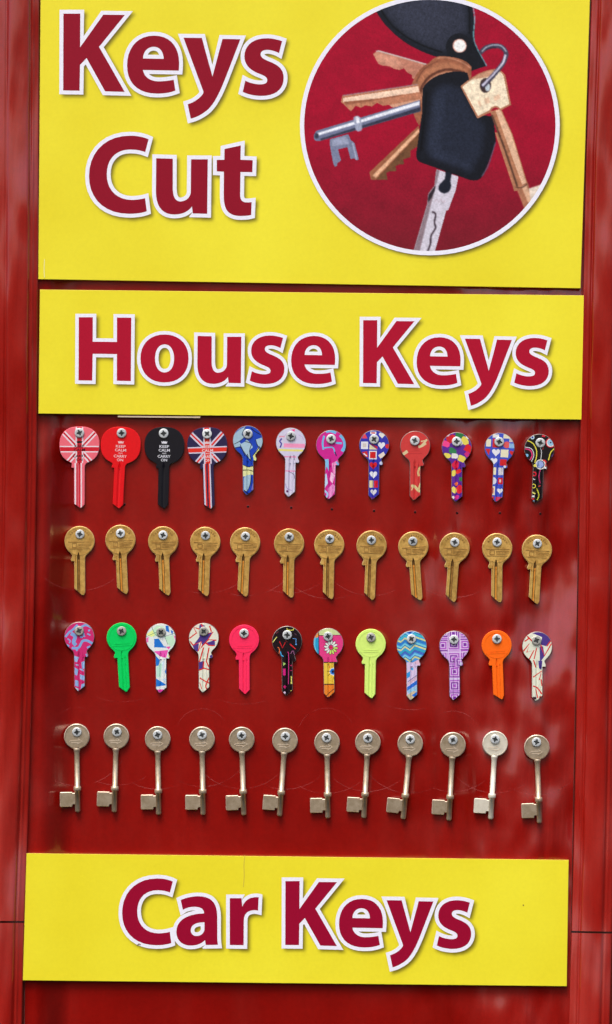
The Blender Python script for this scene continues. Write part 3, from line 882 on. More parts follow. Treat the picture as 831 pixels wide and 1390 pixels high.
KT = 3.6      # key thickness px (about 2 mm)
ZK = 0.6      # gap to the panel
def build_cyl(name, layers, base, edge, mirror, tipx, pointed, gs):
    root = empty(name, (0, 0, 0))
    bow, bf, blade, lf = cyl_key(mirror, tipx, pointed)
    loops_, h = grooves(gs)
    plate('bow', bow, layers, KT, 0.55, base, edge, root, bf, hfun=h, extra=clipped(loops_, -27.59, True), zb=ZK)
    plate('blade', blade, layers, KT, 0.55, base, edge, root, lf, hfun=h, extra=clipped(loops_, -27.61, False), zb=ZK)
    return root

def place(root, hx, hy, tilt):
    root.location = W(hx, hy, 0.0)
    root.rotation_mode = 'YXZ'
    root.rotation_euler = (LEAN, -math.radians(tilt) - ROLL, 0)

# ---- descriptions used to single out keys and screws
N1 = ['pink union flag key', 'red keep calm key', 'black keep calm key', 'navy union flag key', 'blue and grey swirl key', 'pale lilac key',
      'magenta and sky blue key', 'navy key with red hearts', 'coral key with beige flecks', 'purple, red and green splash key', 'blue key with cream hearts', 'black key with coloured rings']
L1 = ['large pink key with union flag and black keep calm lettering, top row far left',
      'large plain red key with white keep calm lettering in the top row',
      'large black key with white keep calm lettering in the top row',
      'large navy, red and white union flag key in the top row',
      'blue key with pale grey and yellow swirls, right of the navy union flag key',
      'pale lilac key with pink and yellow bars in the top row',
      'magenta key with sky blue streaks in the top row',
      'navy blue key with red squares and white hearts, left of the coral key',
      'coral red key with beige flecks in the top row',
      'key splashed with purple, red, green and yellow in the top row',
      'blue key with cream squares and white hearts, left of the black ringed key',
      'black key with yellow, pink and blue rings at the right end of the top row']
N3 = ['pink camouflage key', 'plain green key', 'white geometric key', 'cream key with purple star', 'plain hot pink key', 'black doodle key',
      'pink flower key', 'plain lime yellow key', 'blue zigzag key', 'purple squares key', 'plain orange key', 'cream key with purple top']
L3 = ['pink and grey blue camouflage key, left of the plain green key',
      'plain bright green key in the third row',
      'white key with blue and pale green geometric shapes, right of the green key',
      'cream key with red lines and purple star, left of the hot pink key',
      'plain hot pink key in the third row',
      'black key with small coloured doodles, right of the hot pink key',
      'pink and yellow key with a white daisy flower on its bow',
      'plain lime yellow key in the third row',
      'blue and teal key with zigzag bands, right of the lime yellow key',
      'lilac key with nested purple squares, left of the orange key',
      'plain bright orange key in the third row',
      'cream key with red lines and purple top, right of the orange key']

# ---- brass blanks
def row_marks(cx, cy, conv):
    return conv
sB = 4.374
def lc(pts, cx, cy): return [((x - cx) / sB, (cy - y) / sB) for x, y in pts]
def emb(pts, w, cx=453, cy=143): return lc(stroke(pts, w), cx, cy)
R = -0.32     # raised by this much (px)
emb_layers = [([circle(0, 0, 19.2, 48), circle(0, 0, 17.9, 48)[::-1]], M['brass'], R),
    (emb([(385, 148), (527, 148)], 4), M['brass_line'], R), (emb([(392, 188), (515, 188)], 3.5), M['brass_line'], R),
    ([lc(rect(408, 154, 438, 182), 453, 143), lc(rect(412, 158, 434, 178), 453, 143)], M['brass_line'], R),
    (emb([(446, 160), (524, 160)], 4.5), M['brass_line'], R), (emb([(446, 169), (520, 169)], 3), M['brass_line'], R), (emb([(446, 178), (508, 178)], 3), M['brass_line'], R)]
for k, a in enumerate(range(35, 150, 12)):
    x, y = 15.2 * math.cos(math.radians(a)), 15.2 * math.sin(math.radians(a))
    c, s_ = math.cos(math.radians(a)), math.sin(math.radians(a))
    q = [(x + 1.1 * c * u - 0.9 * s_ * v, y + 1.1 * s_ * u + 0.9 * c * v) for u, v in ((-1, -1), (1, -1), (1, 1), (-1, 1))]
    emb_layers.append((q, M['brass_line'], R))
emb_layers.append((rect(-7.2, -90, -3.4, -30), M['brass_strip']))
emb_layers.append(([(-3.4, -20.4), (-1.5, -14.5), (0.6, -20.4), (0.6, -26), (-1.9, -26), (-3.4, -26)], M['brass_shade']))
emb_layers.append(([(-2.6, -25), (0.6, -25), (0.6, -90), (-2.6, -90)], M['brass_bright']))
emb_layers.append(([(-0.2, -22), (0.6, -22), (0.6, -90), (-0.2, -90)], M['brass_shade']))
emb_layers.append(([(-3.4, -22), (-2.6, -22), (-2.6, -90), (-3.4, -90)], M['brass_shade']))
GB = [(-3.4, 0.6, -14.5, -90, 1.5), (-6.4, -4.8, -18.2, -30, 0.8)]
brass0 = build_cyl('brass_key', emb_layers, M['brass'], M['brass_edge'], False, 3.6, False, GB)
for i, (hx, hy, t, sx, sy) in reversed(list(enumerate(ROW2))):
    k = brass0 if i == 0 else copy_tree(brass0)
    place(k, hx, hy, t)
    if i in (0, 6, 7, 9):
        for ch in k.children:
            ch.data = ch.data.copy()
            for q in range(len(ch.data.materials)):
                if ch.data.materials[q].name == 'bright_brass': ch.data.materials[q] = M['brass_line']
    tag(k, 'brass blank between the %s and the %s' % (N1[i], N3[i]), 'key', 'brass blank keys in the second row')

# ---- nickel mortice keys
def lathe(name, prof, mat, parent, zc, n=20):
    """turned piece along local vertical: prof [(radius px, y px)]"""
    v = []; f = []
    for r, y in prof:
        for k in range(n):
            a = 2 * math.pi * k / n
            v.append((r * math.cos(a) * S, -(zc + r * math.sin(a)) * S, y * S))
    m = len(prof)
    for q in range(m - 1):
        for k in range(n):
            j = (k + 1) % n
            f.append((q*n + k, q*n + j, (q+1)*n + j, (q+1)*n + k))
    f.append(tuple(range(n))); f.append(tuple(range((m-1)*n, m*n))[::-1])
    o = mesh_obj(name, v, f, [mat], None, parent, True)
    return o
mort0 = empty('mortice_key', (0, 0, 0))
ar_l = [([circle(0, 0, 16.2, 48), circle(0, 0, 15.4, 48)[::-1]], M['nickel'], R)]
for pts, w in [([(158, 152), (212, 150)], 3.5), ([(162, 163), (205, 164)], 3.5), ([(200, 140), (228, 156), (198, 172)], 4), ([(158, 152), (150, 158)], 3)]:
    ar_l.append((lc(stroke(pts, w), 195, 128), M['nickel_bright'], R))
plate('bow', circle(0, 0, 17.2, 56), ar_l, 3.6, 0.8, M['nickel'], M['nickel_edge'], mort0, zb=1.8)
lathe('stem', [(3.0, -14.5), (4.3, -16.2), (4.6, -17.6), (4.1, -19.5), (3.55, -23), (3.5, -67.2), (4.7, -67.8), (5.2, -69.0), (5.2, -72.4), (4.7, -73.6),
               (3.6, -74.0), (3.6, -100.4), (3.1, -101.9), (2.0, -102.4)], M['nickel'], mort0, 4.4)
bit = [(-3.0, -76.6), (-6.6, -76.6), (-7.2, -75.3), (-23.0, -75.3), (-23.8, -76.2), (-23.8, -94.2), (-23.0, -95.2), (-7.4, -95.2), (-6.6, -92.0), (-3.0, -92.0)]
plate('bit', bit, [], 3.4, 0.6, M['nickel'], M['nickel_edge'], mort0, zb=2.6)
for i, (hx, hy, t, sx, sy) in enumerate(ROW4):
    k = mort0 if i == 0 else copy_tree(mort0)
    place(k, hx, hy, t)
    if i == 10:
        for ch in k.children:
            ch.data = ch.data.copy()
            for q in range(len(ch.data.materials)):
                if ch.data.materials[q].name != 'polished_nickel': ch.data.materials[q] = M['nickel_new']
    tag(k, ('bright silver mortice key, shinier than its neighbours, hanging below the %s' if i == 10 else 'silvery mortice key with square bit, hanging below the %s') % N3[i], 'key', 'mortice keys in the bottom row')

# ---- plain enamelled keys in row three
for i, rgb, tipx in ((1, (8, 205, 92), 2.0), (4, (250, 48, 92), 0.8), (7, (212, 240, 120), 2.0), (10, (252, 108, 22), 4.0)):
    m = ink(rgb, 0.42, 'solid_enamel')
    em = [([circle(0, 0, 17.6, 40), circle(0, 0, 16.8, 40)[::-1]], m, R * 0.8), (emb([(385, 190), (515, 190)], 3), m, R * 0.8), (emb([(410, 178), (500, 178)], 4), m, R * 0.8)]
    k = build_cyl('enamelled_key', em, m, m, False, tipx, True, [(-2.6, 0.8, -17, -90, 1.1), (2.2, 4.4, -24, -90, 0.5)])
    hx, hy, t, sx, sy = ROW3[i]
    place(k, hx, hy, t)
    tag(k, L3[i], 'key', 'coloured keys in the third row')

# ---- patterned keys.  each pattern is written in enlarged-photo coordinates round its own head centre
def I(rgb): return ink(rgb, 0.28, 'printed_enamel')
WH = (226, 226, 232); BK = (22, 14, 20)
def st(p, w, c, sm=True): return (stroke(curve(p, 4) if sm else p, w), c)
PAT = {}
PAT[('a', 4)] = ((422, 146), (24, 66, 178), [
  ([(333,170),(336,112),(372,80),(408,62),(408,88),(388,108),(400,125),(372,150),(388,175),(345,188)], (160,188,205)),
  ([(376,168),(405,152),(416,138),(442,165),(452,185),(430,205),(436,235),(442,268),(398,212)], (166,194,210)),
  ([(468,140),(505,128),(514,165),(500,192),(480,175)], (160,188,205)), ([(452,238),(490,178),(488,205),(464,240),(482,264),(458,264)], (222,222,140)),
  ([(390,290),(425,302),(460,294),(460,346),(390,360)], (222,222,160)), ([(412,352),(440,345),(438,400),(420,445),(396,445),(396,366)], (160,188,205)),
  ([(448,400),(462,400),(462,440),(440,440)], (120,110,190)),
  st([(335,168),(372,150),(400,125),(388,106),(410,64)], 4, BK), st([(376,168),(398,212),(442,268)], 4, BK), st([(404,150),(442,165),(432,205),(440,262)], 4, BK),
  st([(468,140),(480,175),(500,192)], 4, BK), st([(450,236),(480,200),(492,178)], 4, BK), st([(340,190),(380,186),(404,236)], 4, BK), st([(392,322),(425,320),(460,330)], 5, BK),
  st([(440,345),(436,400),(418,445)], 4, BK), st([(396,290),(425,302),(460,294)], 4, BK), st([(440,70),(462,90),(500,112)], 5, BK), st([(398,440),(425,462)], 6, BK)])
PAT[('a', 5)] = ((678, 157), (208, 202, 222), [
  (rect(636,162,762,186), (240,150,188)), (rect(606,196,752,208), (228,220,120)), st([(614,188),(622,165),(612,150),(624,134)], 8, (52,36,150)), (rect(606,118,640,126), (226,150,170)),
  ([(676,80),(700,76),(698,92)], (236,60,130)), (rect(636,238,712,244), (236,120,170)), st([(722,110),(745,122),(752,140)], 3, (180,160,210)), st([(640,120),(650,104),(668,92)], 3, (190,160,200)),
  (rect(640,322,712,328), (236,130,180)), st([(668,328),(700,345),(704,370)], 4, (120,100,140)), (circle(664,446,7,12), (90,20,90)), st([(650,400),(664,430),(690,440)], 5, (170,150,200)), st([(698,230),(700,260)], 5, (100,90,120))])
PAT[('a', 6)] = ((172, 172), (206, 34, 142), [
  st([(128,200),(122,160),(130,118)], 11, (112,182,226)), st([(140,95),(165,88),(200,100)], 16, (112,182,226)), st([(132,190),(160,186),(185,188),(198,222)], 8, (112,182,226)),
  st([(225,110),(248,140),(254,175),(238,208)], 20, (112,182,226)), st([(200,158),(236,160)], 12, (112,182,226)), st([(196,210),(206,236)], 7, (60,30,90)),
  ([(128,258),(160,255),(165,330),(150,300),(138,340),(128,330)], (128,190,230)), ([(180,280),(212,262),(212,330),(190,350)], (236,150,200)), ([(128,360),(150,340),(160,400),(140,430),(128,420)], (190,214,238)),
  ([(160,430),(190,400),(212,425),(188,470),(168,500)], (230,140,200)), st([(136,440),(160,462),(150,486)], 12, (170,200,236)), ([(178,330),(200,350),(188,400),(170,380)], (240,190,220)), st([(206,270),(220,290)], 10, (112,182,226))])
PAT[('a', 7)] = ((428, 172), (52, 50, 168), [
  (rect(350,152,392,196), WH), (rect(360,162,382,186), (206,196,190)), ([(400,166),(400,198),(446,198)], (226,214,170)), ([(402,162),(448,196),(448,180)], (206,40,48)), (heart(471,172,44), WH),
  ([(354,134),(372,100),(388,132)], (226,70,90)), (heart(474,112,38), (222,222,214)), (rect(398,206,444,256), WH), (rect(404,212,438,250), (206,24,30)), ([(452,232),(484,210),(496,232),(466,252)], (226,214,200)),
  ([(356,214),(386,208),(394,246),(370,240)], (206,40,40)), st([(366,222),(386,238)], 6, WH), (circle(508,178,14,16), (206,40,50)), (rect(404,92,440,108), WH), (rect(410,96,434,104), (206,40,40)),
  (heart(424,292,46), (206,30,40)), (heart(426,346,46), WH), (rect(402,382,426,424), (226,214,160)), (rect(430,382,452,424), (206,24,40)), (heart(428,450,38), (214,214,220)), (rect(398,482,458,500), (120,50,140)), (circle(470,278,10,12), (200,204,226))])
PAT[('a', 8)] = ((672, 177), (206, 60, 58), [
  st([(694,186),(712,172),(742,138)], 12, (216,196,150)), st([(690,182),(712,176),(735,160)], 14, (216,196,150)), st([(705,150),(740,142)], 6, (216,196,150)), st([(598,228),(612,218),(626,208)], 18, (216,196,150)),
  st([(700,300),(690,330),(694,356)], 12, (216,186,130)), st([(648,415),(668,416),(690,440),(706,446)], 16, (216,196,140)), st([(704,398),(690,440)], 10, (216,196,140)), st([(664,412),(650,440)], 6, (216,196,140)),
  st([(630,222),(712,222)], 3, (180,40,44)), st([(636,208),(700,206)], 3, (186,46,48))])
random.seed(11)
PAT[('a', 9)] = ((131, 187), (92, 38, 146), [
  (blob(96,138,28), (206,34,44)), (blob(66,166,22), (240,70,140)), (blob(146,112,26), (44,120,66)), (blob(178,148,24), (228,212,90)), (blob(200,196,24), (214,30,46)), (blob(106,208,22), (50,130,80)),
  (blob(74,236,20), (230,214,90)), (blob(118,238,20), (230,226,220)), (blob(160,254,24), (226,206,90)), (blob(196,124,12), (230,226,220)), (blob(150,160,16), (230,226,220)), (blob(80,110,12), (226,200,220)),
  (blob(128,170,12), (226,90,60)), (blob(192,228,14), (206,40,120)), (blob(124,292,22), (214,30,70)), (blob(112,340,17), (230,214,90)), (blob(140,330,16), (226,40,44)), (blob(158,376,16), (50,130,70)),
  (blob(112,384,20), (100,40,150)), (blob(146,436,22), (222,34,54)), (blob(114,440,18), (230,220,110)), (blob(130,484,14), (214,50,140)), (blob(108,486,9), (230,226,220)), (blob(128,404,10), (240,120,60)), (blob(160,296,12), (92,38,146))])
PAT[('a', 10)] = ((384, 187), (62, 80, 188), [
  (rect(304,138,332,182), (226,220,190)), (rect(342,134,382,186), (206,40,40)), (heart(364,214,48), WH), (rect(392,196,438,242), (230,224,190)), (circle(426,168,20,16), (222,90,90)), ([(300,196),(330,196),(322,234)], (206,40,40)),
  (heart(462,214,34), (206,40,40)), (rect(404,106,446,130), (226,220,190)), (rect(340,108,378,128), (226,226,220)), (heart(354,266,42), WH), (rect(390,254,430,292), (206,34,40)), (rect(440,130,470,150), (200,190,190)), (rect(440,158,476,186), (140,180,220)),
  (rect(344,304,370,348), (230,224,190)), (rect(384,304,412,348), (210,206,210)), (circle(354,384,22,16), (210,214,226)), (rect(384,364,412,402), (206,34,40)), (rect(392,374,402,392), (230,200,190)),
  (rect(340,416,368,468), (230,224,190)), (rect(346,424,360,460), (206,34,40)), (heart(398,442,34), (222,222,226)), (rect(338,478,364,504), (206,34,50)), (rect(374,478,410,504), (206,60,100)), (circle(420,298,8,12), (210,214,226))])
PAT[('a', 11)] = ((621, 197), BK, [
  st([(545,150),(580,165),(602,200),(606,240),(598,280)], 6, (226,214,70)), st([(536,200),(566,206),(580,236),(566,268)], 7, (226,60,120)), st([(536,190),(574,198),(590,236),(576,276)], 4, (226,226,226)),
  (circle(549,238,9,14), (130,190,230)), (ring(686,156,27,5), (214,30,50)), (ring(686,156,21,6), (230,230,230)), (circle(686,156,17,16), (150,196,226)), (circle(686,156,5,10), BK), (circle(576,130,12,14), (190,220,226)), (circle(576,130,6,12), (40,40,150)),
  st([(708,190),(688,216),(678,262)], 6, (226,214,70)), st([(714,214),(698,238)], 9, (92,60,160)), st([(606,140),(622,180),(634,214),(632,256)], 4, (214,214,214)), st([(654,150),(640,200)], 4, (200,60,60)),
  (rect(632,112,652,124), (214,40,60)), (ring(632,288,27,6), (230,226,220)), (circle(630,288,21,18), (150,170,220)), st([(646,262),(662,270),(664,296)], 9, (220,50,50)), (circle(600,296,9,12), (226,216,90)), (rect(656,300,668,312), (226,226,226)),
  (circle(598,346,14,16), (214,30,50)), (circle(598,346,7,12), BK), (ring(598,418,11,5), (226,214,70)), st([(632,320),(626,360),(636,400)], 4, (200,50,110)), st([(584,452),(610,464)], 8, (226,220,110)), (rect(582,474,606,484), (226,226,226)),
  (rect(580,490,604,500), (214,40,60)), (rect(582,502,606,512), (150,190,226)), st([(616,430),(632,470),(622,500)], 5, (210,210,60)), st([(586,372),(604,380)], 5, (226,226,226)), st([(626,420),(638,412)], 6, (200,60,60)), st([(560,290),(575,285)], 5, (230,230,230))])
PAT[('c', 0)] = ((210, 150), (206, 42, 112), [
  st([(128,150),(150,122),(168,110),(200,78)], 13, (128,166,216)), st([(160,128),(186,148),(176,180),(190,200)], 22, (128,166,216)), st([(220,92),(250,80),(285,96)], 13, (128,166,216)), st([(165,215),(205,214),(228,176),(255,172),(290,190)], 15, (128,166,216)),
  st([(232,120),(240,150)], 11, (128,166,216)), st([(134,196),(150,206)], 12, (128,166,216)), st([(255,215),(275,205)], 10, (128,166,216)), ([(180,262),(208,270),(196,300),(182,296)], (150,180,222)), ([(222,300),(246,290),(246,330),(226,346)], (150,180,222)),
  ([(182,330),(204,344),(196,380),(182,372)], (140,172,218)), ([(212,370),(246,384),(236,410),(212,398)], (150,180,222)), ([(184,404),(204,410),(206,446),(184,440)], (140,172,218)), ([(222,430),(246,424),(240,452),(216,470)], (150,180,222)), ([(186,450),(205,455),(204,475),(190,465)], (190,196,214)), st([(250,250),(258,270)], 8, (128,166,216)),
  st([(140,160),(156,172),(150,186)], 8, (128,166,216)), st([(204,96),(214,112),(206,126)], 8, (128,166,216)), st([(256,130),(276,140)], 8, (128,166,216)), (blob(222,150,9), (128,166,216)), (blob(196,226,8), (128,166,216)), (blob(268,112,7), (128,166,216)), st([(212,340),(236,352)], 7, (150,180,222)), st([(188,314),(206,318)], 6, (150,180,222))])
PAT[('c', 2)] = ((694, 160), (226, 232, 228), [
  ([(640,110),(672,82),(712,88),(692,130),(650,152)], (196,232,196)), ([(606,136),(646,110),(658,140),(640,150)], (232,242,150)), ([(655,162),(682,160),(712,206),(740,210),(740,214),(655,212)], (32,116,206)), ([(604,158),(622,150),(620,180),(606,186)], (236,120,180)),
  ([(700,90),(722,100),(718,150),(770,140),(778,186),(750,218),(716,150)], (196,232,200)), ([(722,84),(740,84),(746,124),(726,116)], (32,116,206)), ([(752,108),(768,118),(762,142)], (32,116,206)), ([(770,140),(784,150),(780,170)], (236,100,170)), ([(724,210),(752,206),(742,226)], (236,80,170)),
  st([(606,150),(694,120),(736,196)], 2.5, (90,140,110)), st([(640,90),(680,150),(776,130)], 2.5, (90,140,110)), ([(652,236),(738,228),(724,276),(690,266)], (236,84,178)), ([(664,262),(688,288),(680,322),(664,322)], (32,116,206)), ([(668,330),(704,296),(692,386),(668,392)], (186,226,206)),
  ([(734,300),(716,358),(734,390)], (32,116,206)), ([(700,300),(716,290),(706,370)], (206,226,240)), ([(664,396),(728,436),(664,446)], (32,116,206)), ([(700,400),(734,396),(734,430)], (200,220,236)), ([(668,462),(716,462),(690,490)], (226,70,170)), ([(734,262),(746,258),(744,276)], (226,226,110))])
PUR = (78, 56, 134); RD = (214, 40, 34)
PAT[('c', 3)] = ((161, 157), (226, 226, 206), [
  ([(138,74),(168,82),(178,132),(214,122),(188,166),(152,204),(146,176),(98,200),(136,150),(132,104)], PUR), ([(92,196),(132,188),(126,240),(104,224)], PUR), ([(172,186),(226,168),(228,200),(190,198)], PUR),
  st([(146,72),(178,132),(216,120),(186,166),(236,170)], 8, RD, False), st([(76,158),(118,126),(100,92),(136,104)], 7.5, RD, False), st([(98,198),(146,178),(126,240),(152,204),(190,164)], 7.5, RD, False), st([(196,84),(206,120)], 7.5, RD),
  st([(172,186),(190,200),(226,202)], 7.5, RD, False), st([(80,176),(96,198)], 7.5, RD), st([(160,212),(134,300)], 7.5, RD), st([(192,214),(176,296),(192,330)], 7.5, RD, False), ([(130,300),(160,292),(156,340),(130,346)], PUR), st([(130,348),(160,336),(194,344)], 7.5, RD, False),
  st([(136,392),(160,408),(192,424)], 7.5, RD), st([(192,392),(172,440),(184,468)], 7.5, RD), st([(136,420),(148,460)], 4, RD), (circle(205,266,9,12), PUR), st([(160,296),(156,340)], 7.5, RD)])
PAT[('c', 5)] = ((655, 175), (26, 12, 20), [
  st([(610,176),(628,216),(644,182)], 5, (214,30,34), False), st([(672,192),(706,222)], 6, (222,40,44)), st([(690,160),(708,160),(708,196)], 4, (96,160,226), False), (circle(708,194,5,10), (96,160,226)), st([(654,98),(658,110),(692,110),(696,98)], 5, (226,222,90), False),
  st([(570,182),(594,150)], 5, (226,226,120), False), st([(600,210),(610,224),(606,256)], 5, (226,110,60)), st([(616,236),(620,256),(634,266)], 6, (70,170,226)), st([(644,170),(656,180)], 5, (120,40,40)), (rect(630,338,646,378), (206,30,120)),
  st([(656,240),(664,260),(662,430)], 4, (206,50,130)), st([(676,250),(690,232),(700,260)], 4, (150,90,130)), st([(680,388),(680,424)], 5, (226,222,110)), (circle(680,388,5,10), (226,222,110)), (circle(680,424,5,10), (226,222,110)), st([(632,446),(650,446)], 6, (206,30,110)), st([(641,436),(641,456)], 6, (206,30,110)),
  (circle(640,480,7,12), (226,200,226)), ([(632,300),(648,310),(632,320)], (170,214,110)), (circle(678,470,4,10), (226,222,110)), st([(672,320),(690,318)], 4, (200,50,100)), st([(672,350),(690,348)], 4, (180,40,100)), st([(590,130),(604,118)], 4, (110,50,60)), st([(700,130),(712,140)], 4, (90,60,80))])
fl = []
for k in range(12):
    a = math.radians(30 * k + 8); cx_, cy_ = 172 + 27 * math.cos(a), 212 + 29 * math.sin(a)
    for (ra, rb, cc) in ((17, 8.5, BK), (14, 6, (232, 236, 226) if k % 12 > 3 else (200, 222, 110))):
        fl.append(([(cx_ + ra * math.cos(t_) * math.cos(a) - rb * math.sin(t_) * math.sin(a), cy_ + ra * math.cos(t_) * math.sin(a) + rb * math.sin(t_) * math.cos(a)) for t_ in [2 * math.pi * q / 12 for q in range(12)]], cc))
PAT[('c', 6)] = ((157, 187), (226, 62, 132), [
  (rect(60,88,252,138), (202,216,152)), (rect(60,146,100,262), (36,156,206)), ([(66,158),(98,112),(98,150)], (232,150,70)), st([(80,150),(76,200),(90,250)], 5, (120,206,226)),
  (rect(98,110,103,262), (70,40,50)), (rect(100,138,252,142), (70,40,50))] + fl + [(circle(171,212,8,12), (206,40,70)),
  (rect(128,302,210,432), (232,194,66)), (rect(128,298,210,304), (60,40,40)), (circle(184,356,23,18), (226,232,240)), (circle(182,356,18,18), (40,120,206)), (circle(182,356,8,12), (30,24,60)), st([(146,352),(166,356)], 3, BK), st([(150,380),(166,368)], 3, BK), st([(186,390),(188,404)], 5, BK),
  st([(160,318),(162,336)], 4, (190,80,50)), (rect(128,430,210,505), (232,132,44)), (rect(128,428,210,434), (60,40,40)), st([(140,500),(170,470),(205,452)], 4, (60,40,40)), st([(196,440),(204,470)], 8, (226,110,150))])
zz = []
cols = [(40,62,160), (140,200,234), (60,190,200), (206,214,146), (40,120,200), (120,206,220), (214,218,150), (50,170,190), (70,100,190), (120,200,230), (206,210,140)]
for q, cc in enumerate(cols):
    y = 112 + q * 17
    zz.append(([(x, yy + o) for o in (-5,) for x, yy in ((552, y + 6), (586, y + 16), (610, y - 6), (640, y + 14), (668, y - 14), (700, y - 2), (746, y + 14))] +
               [(x, yy + 5) for x, yy in ((746, y + 14), (700, y - 2), (668, y - 14), (640, y + 14), (610, y - 6), (586, y + 16), (552, y + 6))], cc))
    if q % 2: zz.append((stroke([(560, y + 16), (586, y + 24), (610, y + 3), (640, y + 22), (668, y - 4), (700, y + 7), (742, y + 22)], 2), (30, 40, 90)))
PAT[('c', 8)] = ((650, 203), (70, 150, 216), zz + [
  (rect(612,300,700,540), (214,196,226)), ([(612,372),(640,352),(640,384),(612,404)], (52,150,220)), ([(622,448),(690,400),(690,426),(622,470)], (40,110,210)), ([(622,424),(690,372),(690,394),(622,440)], (210,180,200)), ([(622,470),(690,430),(690,470),(650,520)], (150,196,226)),
  ([(614,500),(660,470),(690,480),(654,530)], (206,190,160)), ([(640,340),(660,330),(658,350)], (60,170,220)), ([(660,300),(690,284),(706,318),(690,320)], (226,186,206)), st([(626,416),(660,392),(688,372)], 3, (30,60,140)), ([(650,496),(688,470),(670,512)], (40,110,210))])
pq = []
for (x, y, c1, c2) in [(48,200,0,1),(112,188,1,0),(180,196,0,1),(112,280,1,0),(60,128,1,0),(150,120,0,1),(190,262,1,0),(48,262,0,1),(116,356,0,1),(116,440,1,0),(116,512,0,1),(150,300,1,0),(112,130,0,0)]:
    ca = ((128, 52, 160), (176, 92, 196))
    for s_, cc in ((33, ca[c1]), (27, (226, 190, 232)), (22, ca[c2]), (14, (226, 196, 236)), (9, ca[c1])):
        pq.append((rect(x - s_, y - s_, x + s_, y + s_), cc))
PAT[('c', 9)] = ((116, 203), (206, 160, 220), pq + [(rect(77,100,82,300), (226,206,236)), (rect(148,110,153,300), (226,206,236)), (rect(20,238,210,243), (226,206,236)), (rect(80,396,170,402), (214,214,230)), (rect(150,300,158,500), (200,210,230))])
PAT[('c', 11)] = ((608, 207), (226, 228, 206), [
  ([(572,124),(640,114),(696,160),(664,204),(628,196),(636,150)], PUR), ([(622,206),(642,204),(652,262),(624,300)], PUR), ([(614,290),(638,290),(634,344),(618,334)], PUR),
  st([(522,238),(562,188),(546,240),(588,228),(560,282)], 8, RD, False), st([(552,148),(584,182)], 7.5, RD), st([(628,196),(650,262),(692,188)], 8, RD, False), st([(690,168),(664,204)], 7.5, RD), st([(532,176),(556,160),(548,140)], 8, RD, False), st([(586,286),(600,330)], 7.5, RD),
  st([(584,388),(636,350),(620,404)], 7.5, RD, False), st([(584,440),(610,452),(636,488)], 7.5, RD), st([(600,456),(612,512)], 6, RD), st([(604,214),(590,280)], 6, RD), st([(676,268),(690,250)], 6, RD), st([(632,400),(636,440)], 6, RD), (rect(584,504,604,520), (60,40,50)), (rect(620,500,640,514), RD)])

def pattern_key(pid, name='patterned_key'):
    (cx, cy), base, shapes = PAT[pid]
    layers = []
    for lp, c in shapes:
        if isinstance(lp[0][0], (int, float)): q = lc(lp, cx, cy)
        else: q = [lc(p, cx, cy) for p in lp]
        layers.append((q, I(c)))
    return build_cyl(name, layers, I(base), M['key_edge'], True, 1.6, True, [(-2.4, 1.6, -17.0, -90, 1.7), (3.8, 5.8, -20, -90, 0.9)])

for i in range(4, 12):
    k = pattern_key(('a', i)); hx, hy, t, sx, sy = ROW1[i]
    place(k, hx, hy, t); tag(k, L1[i], 'key', 'coloured keys in the top row')
for i in (0, 2, 3, 5, 6, 8, 9, 11):
    k = pattern_key(('c', i)); hx, hy, t, sx, sy = ROW3[i]
    place(k, hx, hy, t); tag(k, L3[i], 'key', 'coloured keys in the third row')

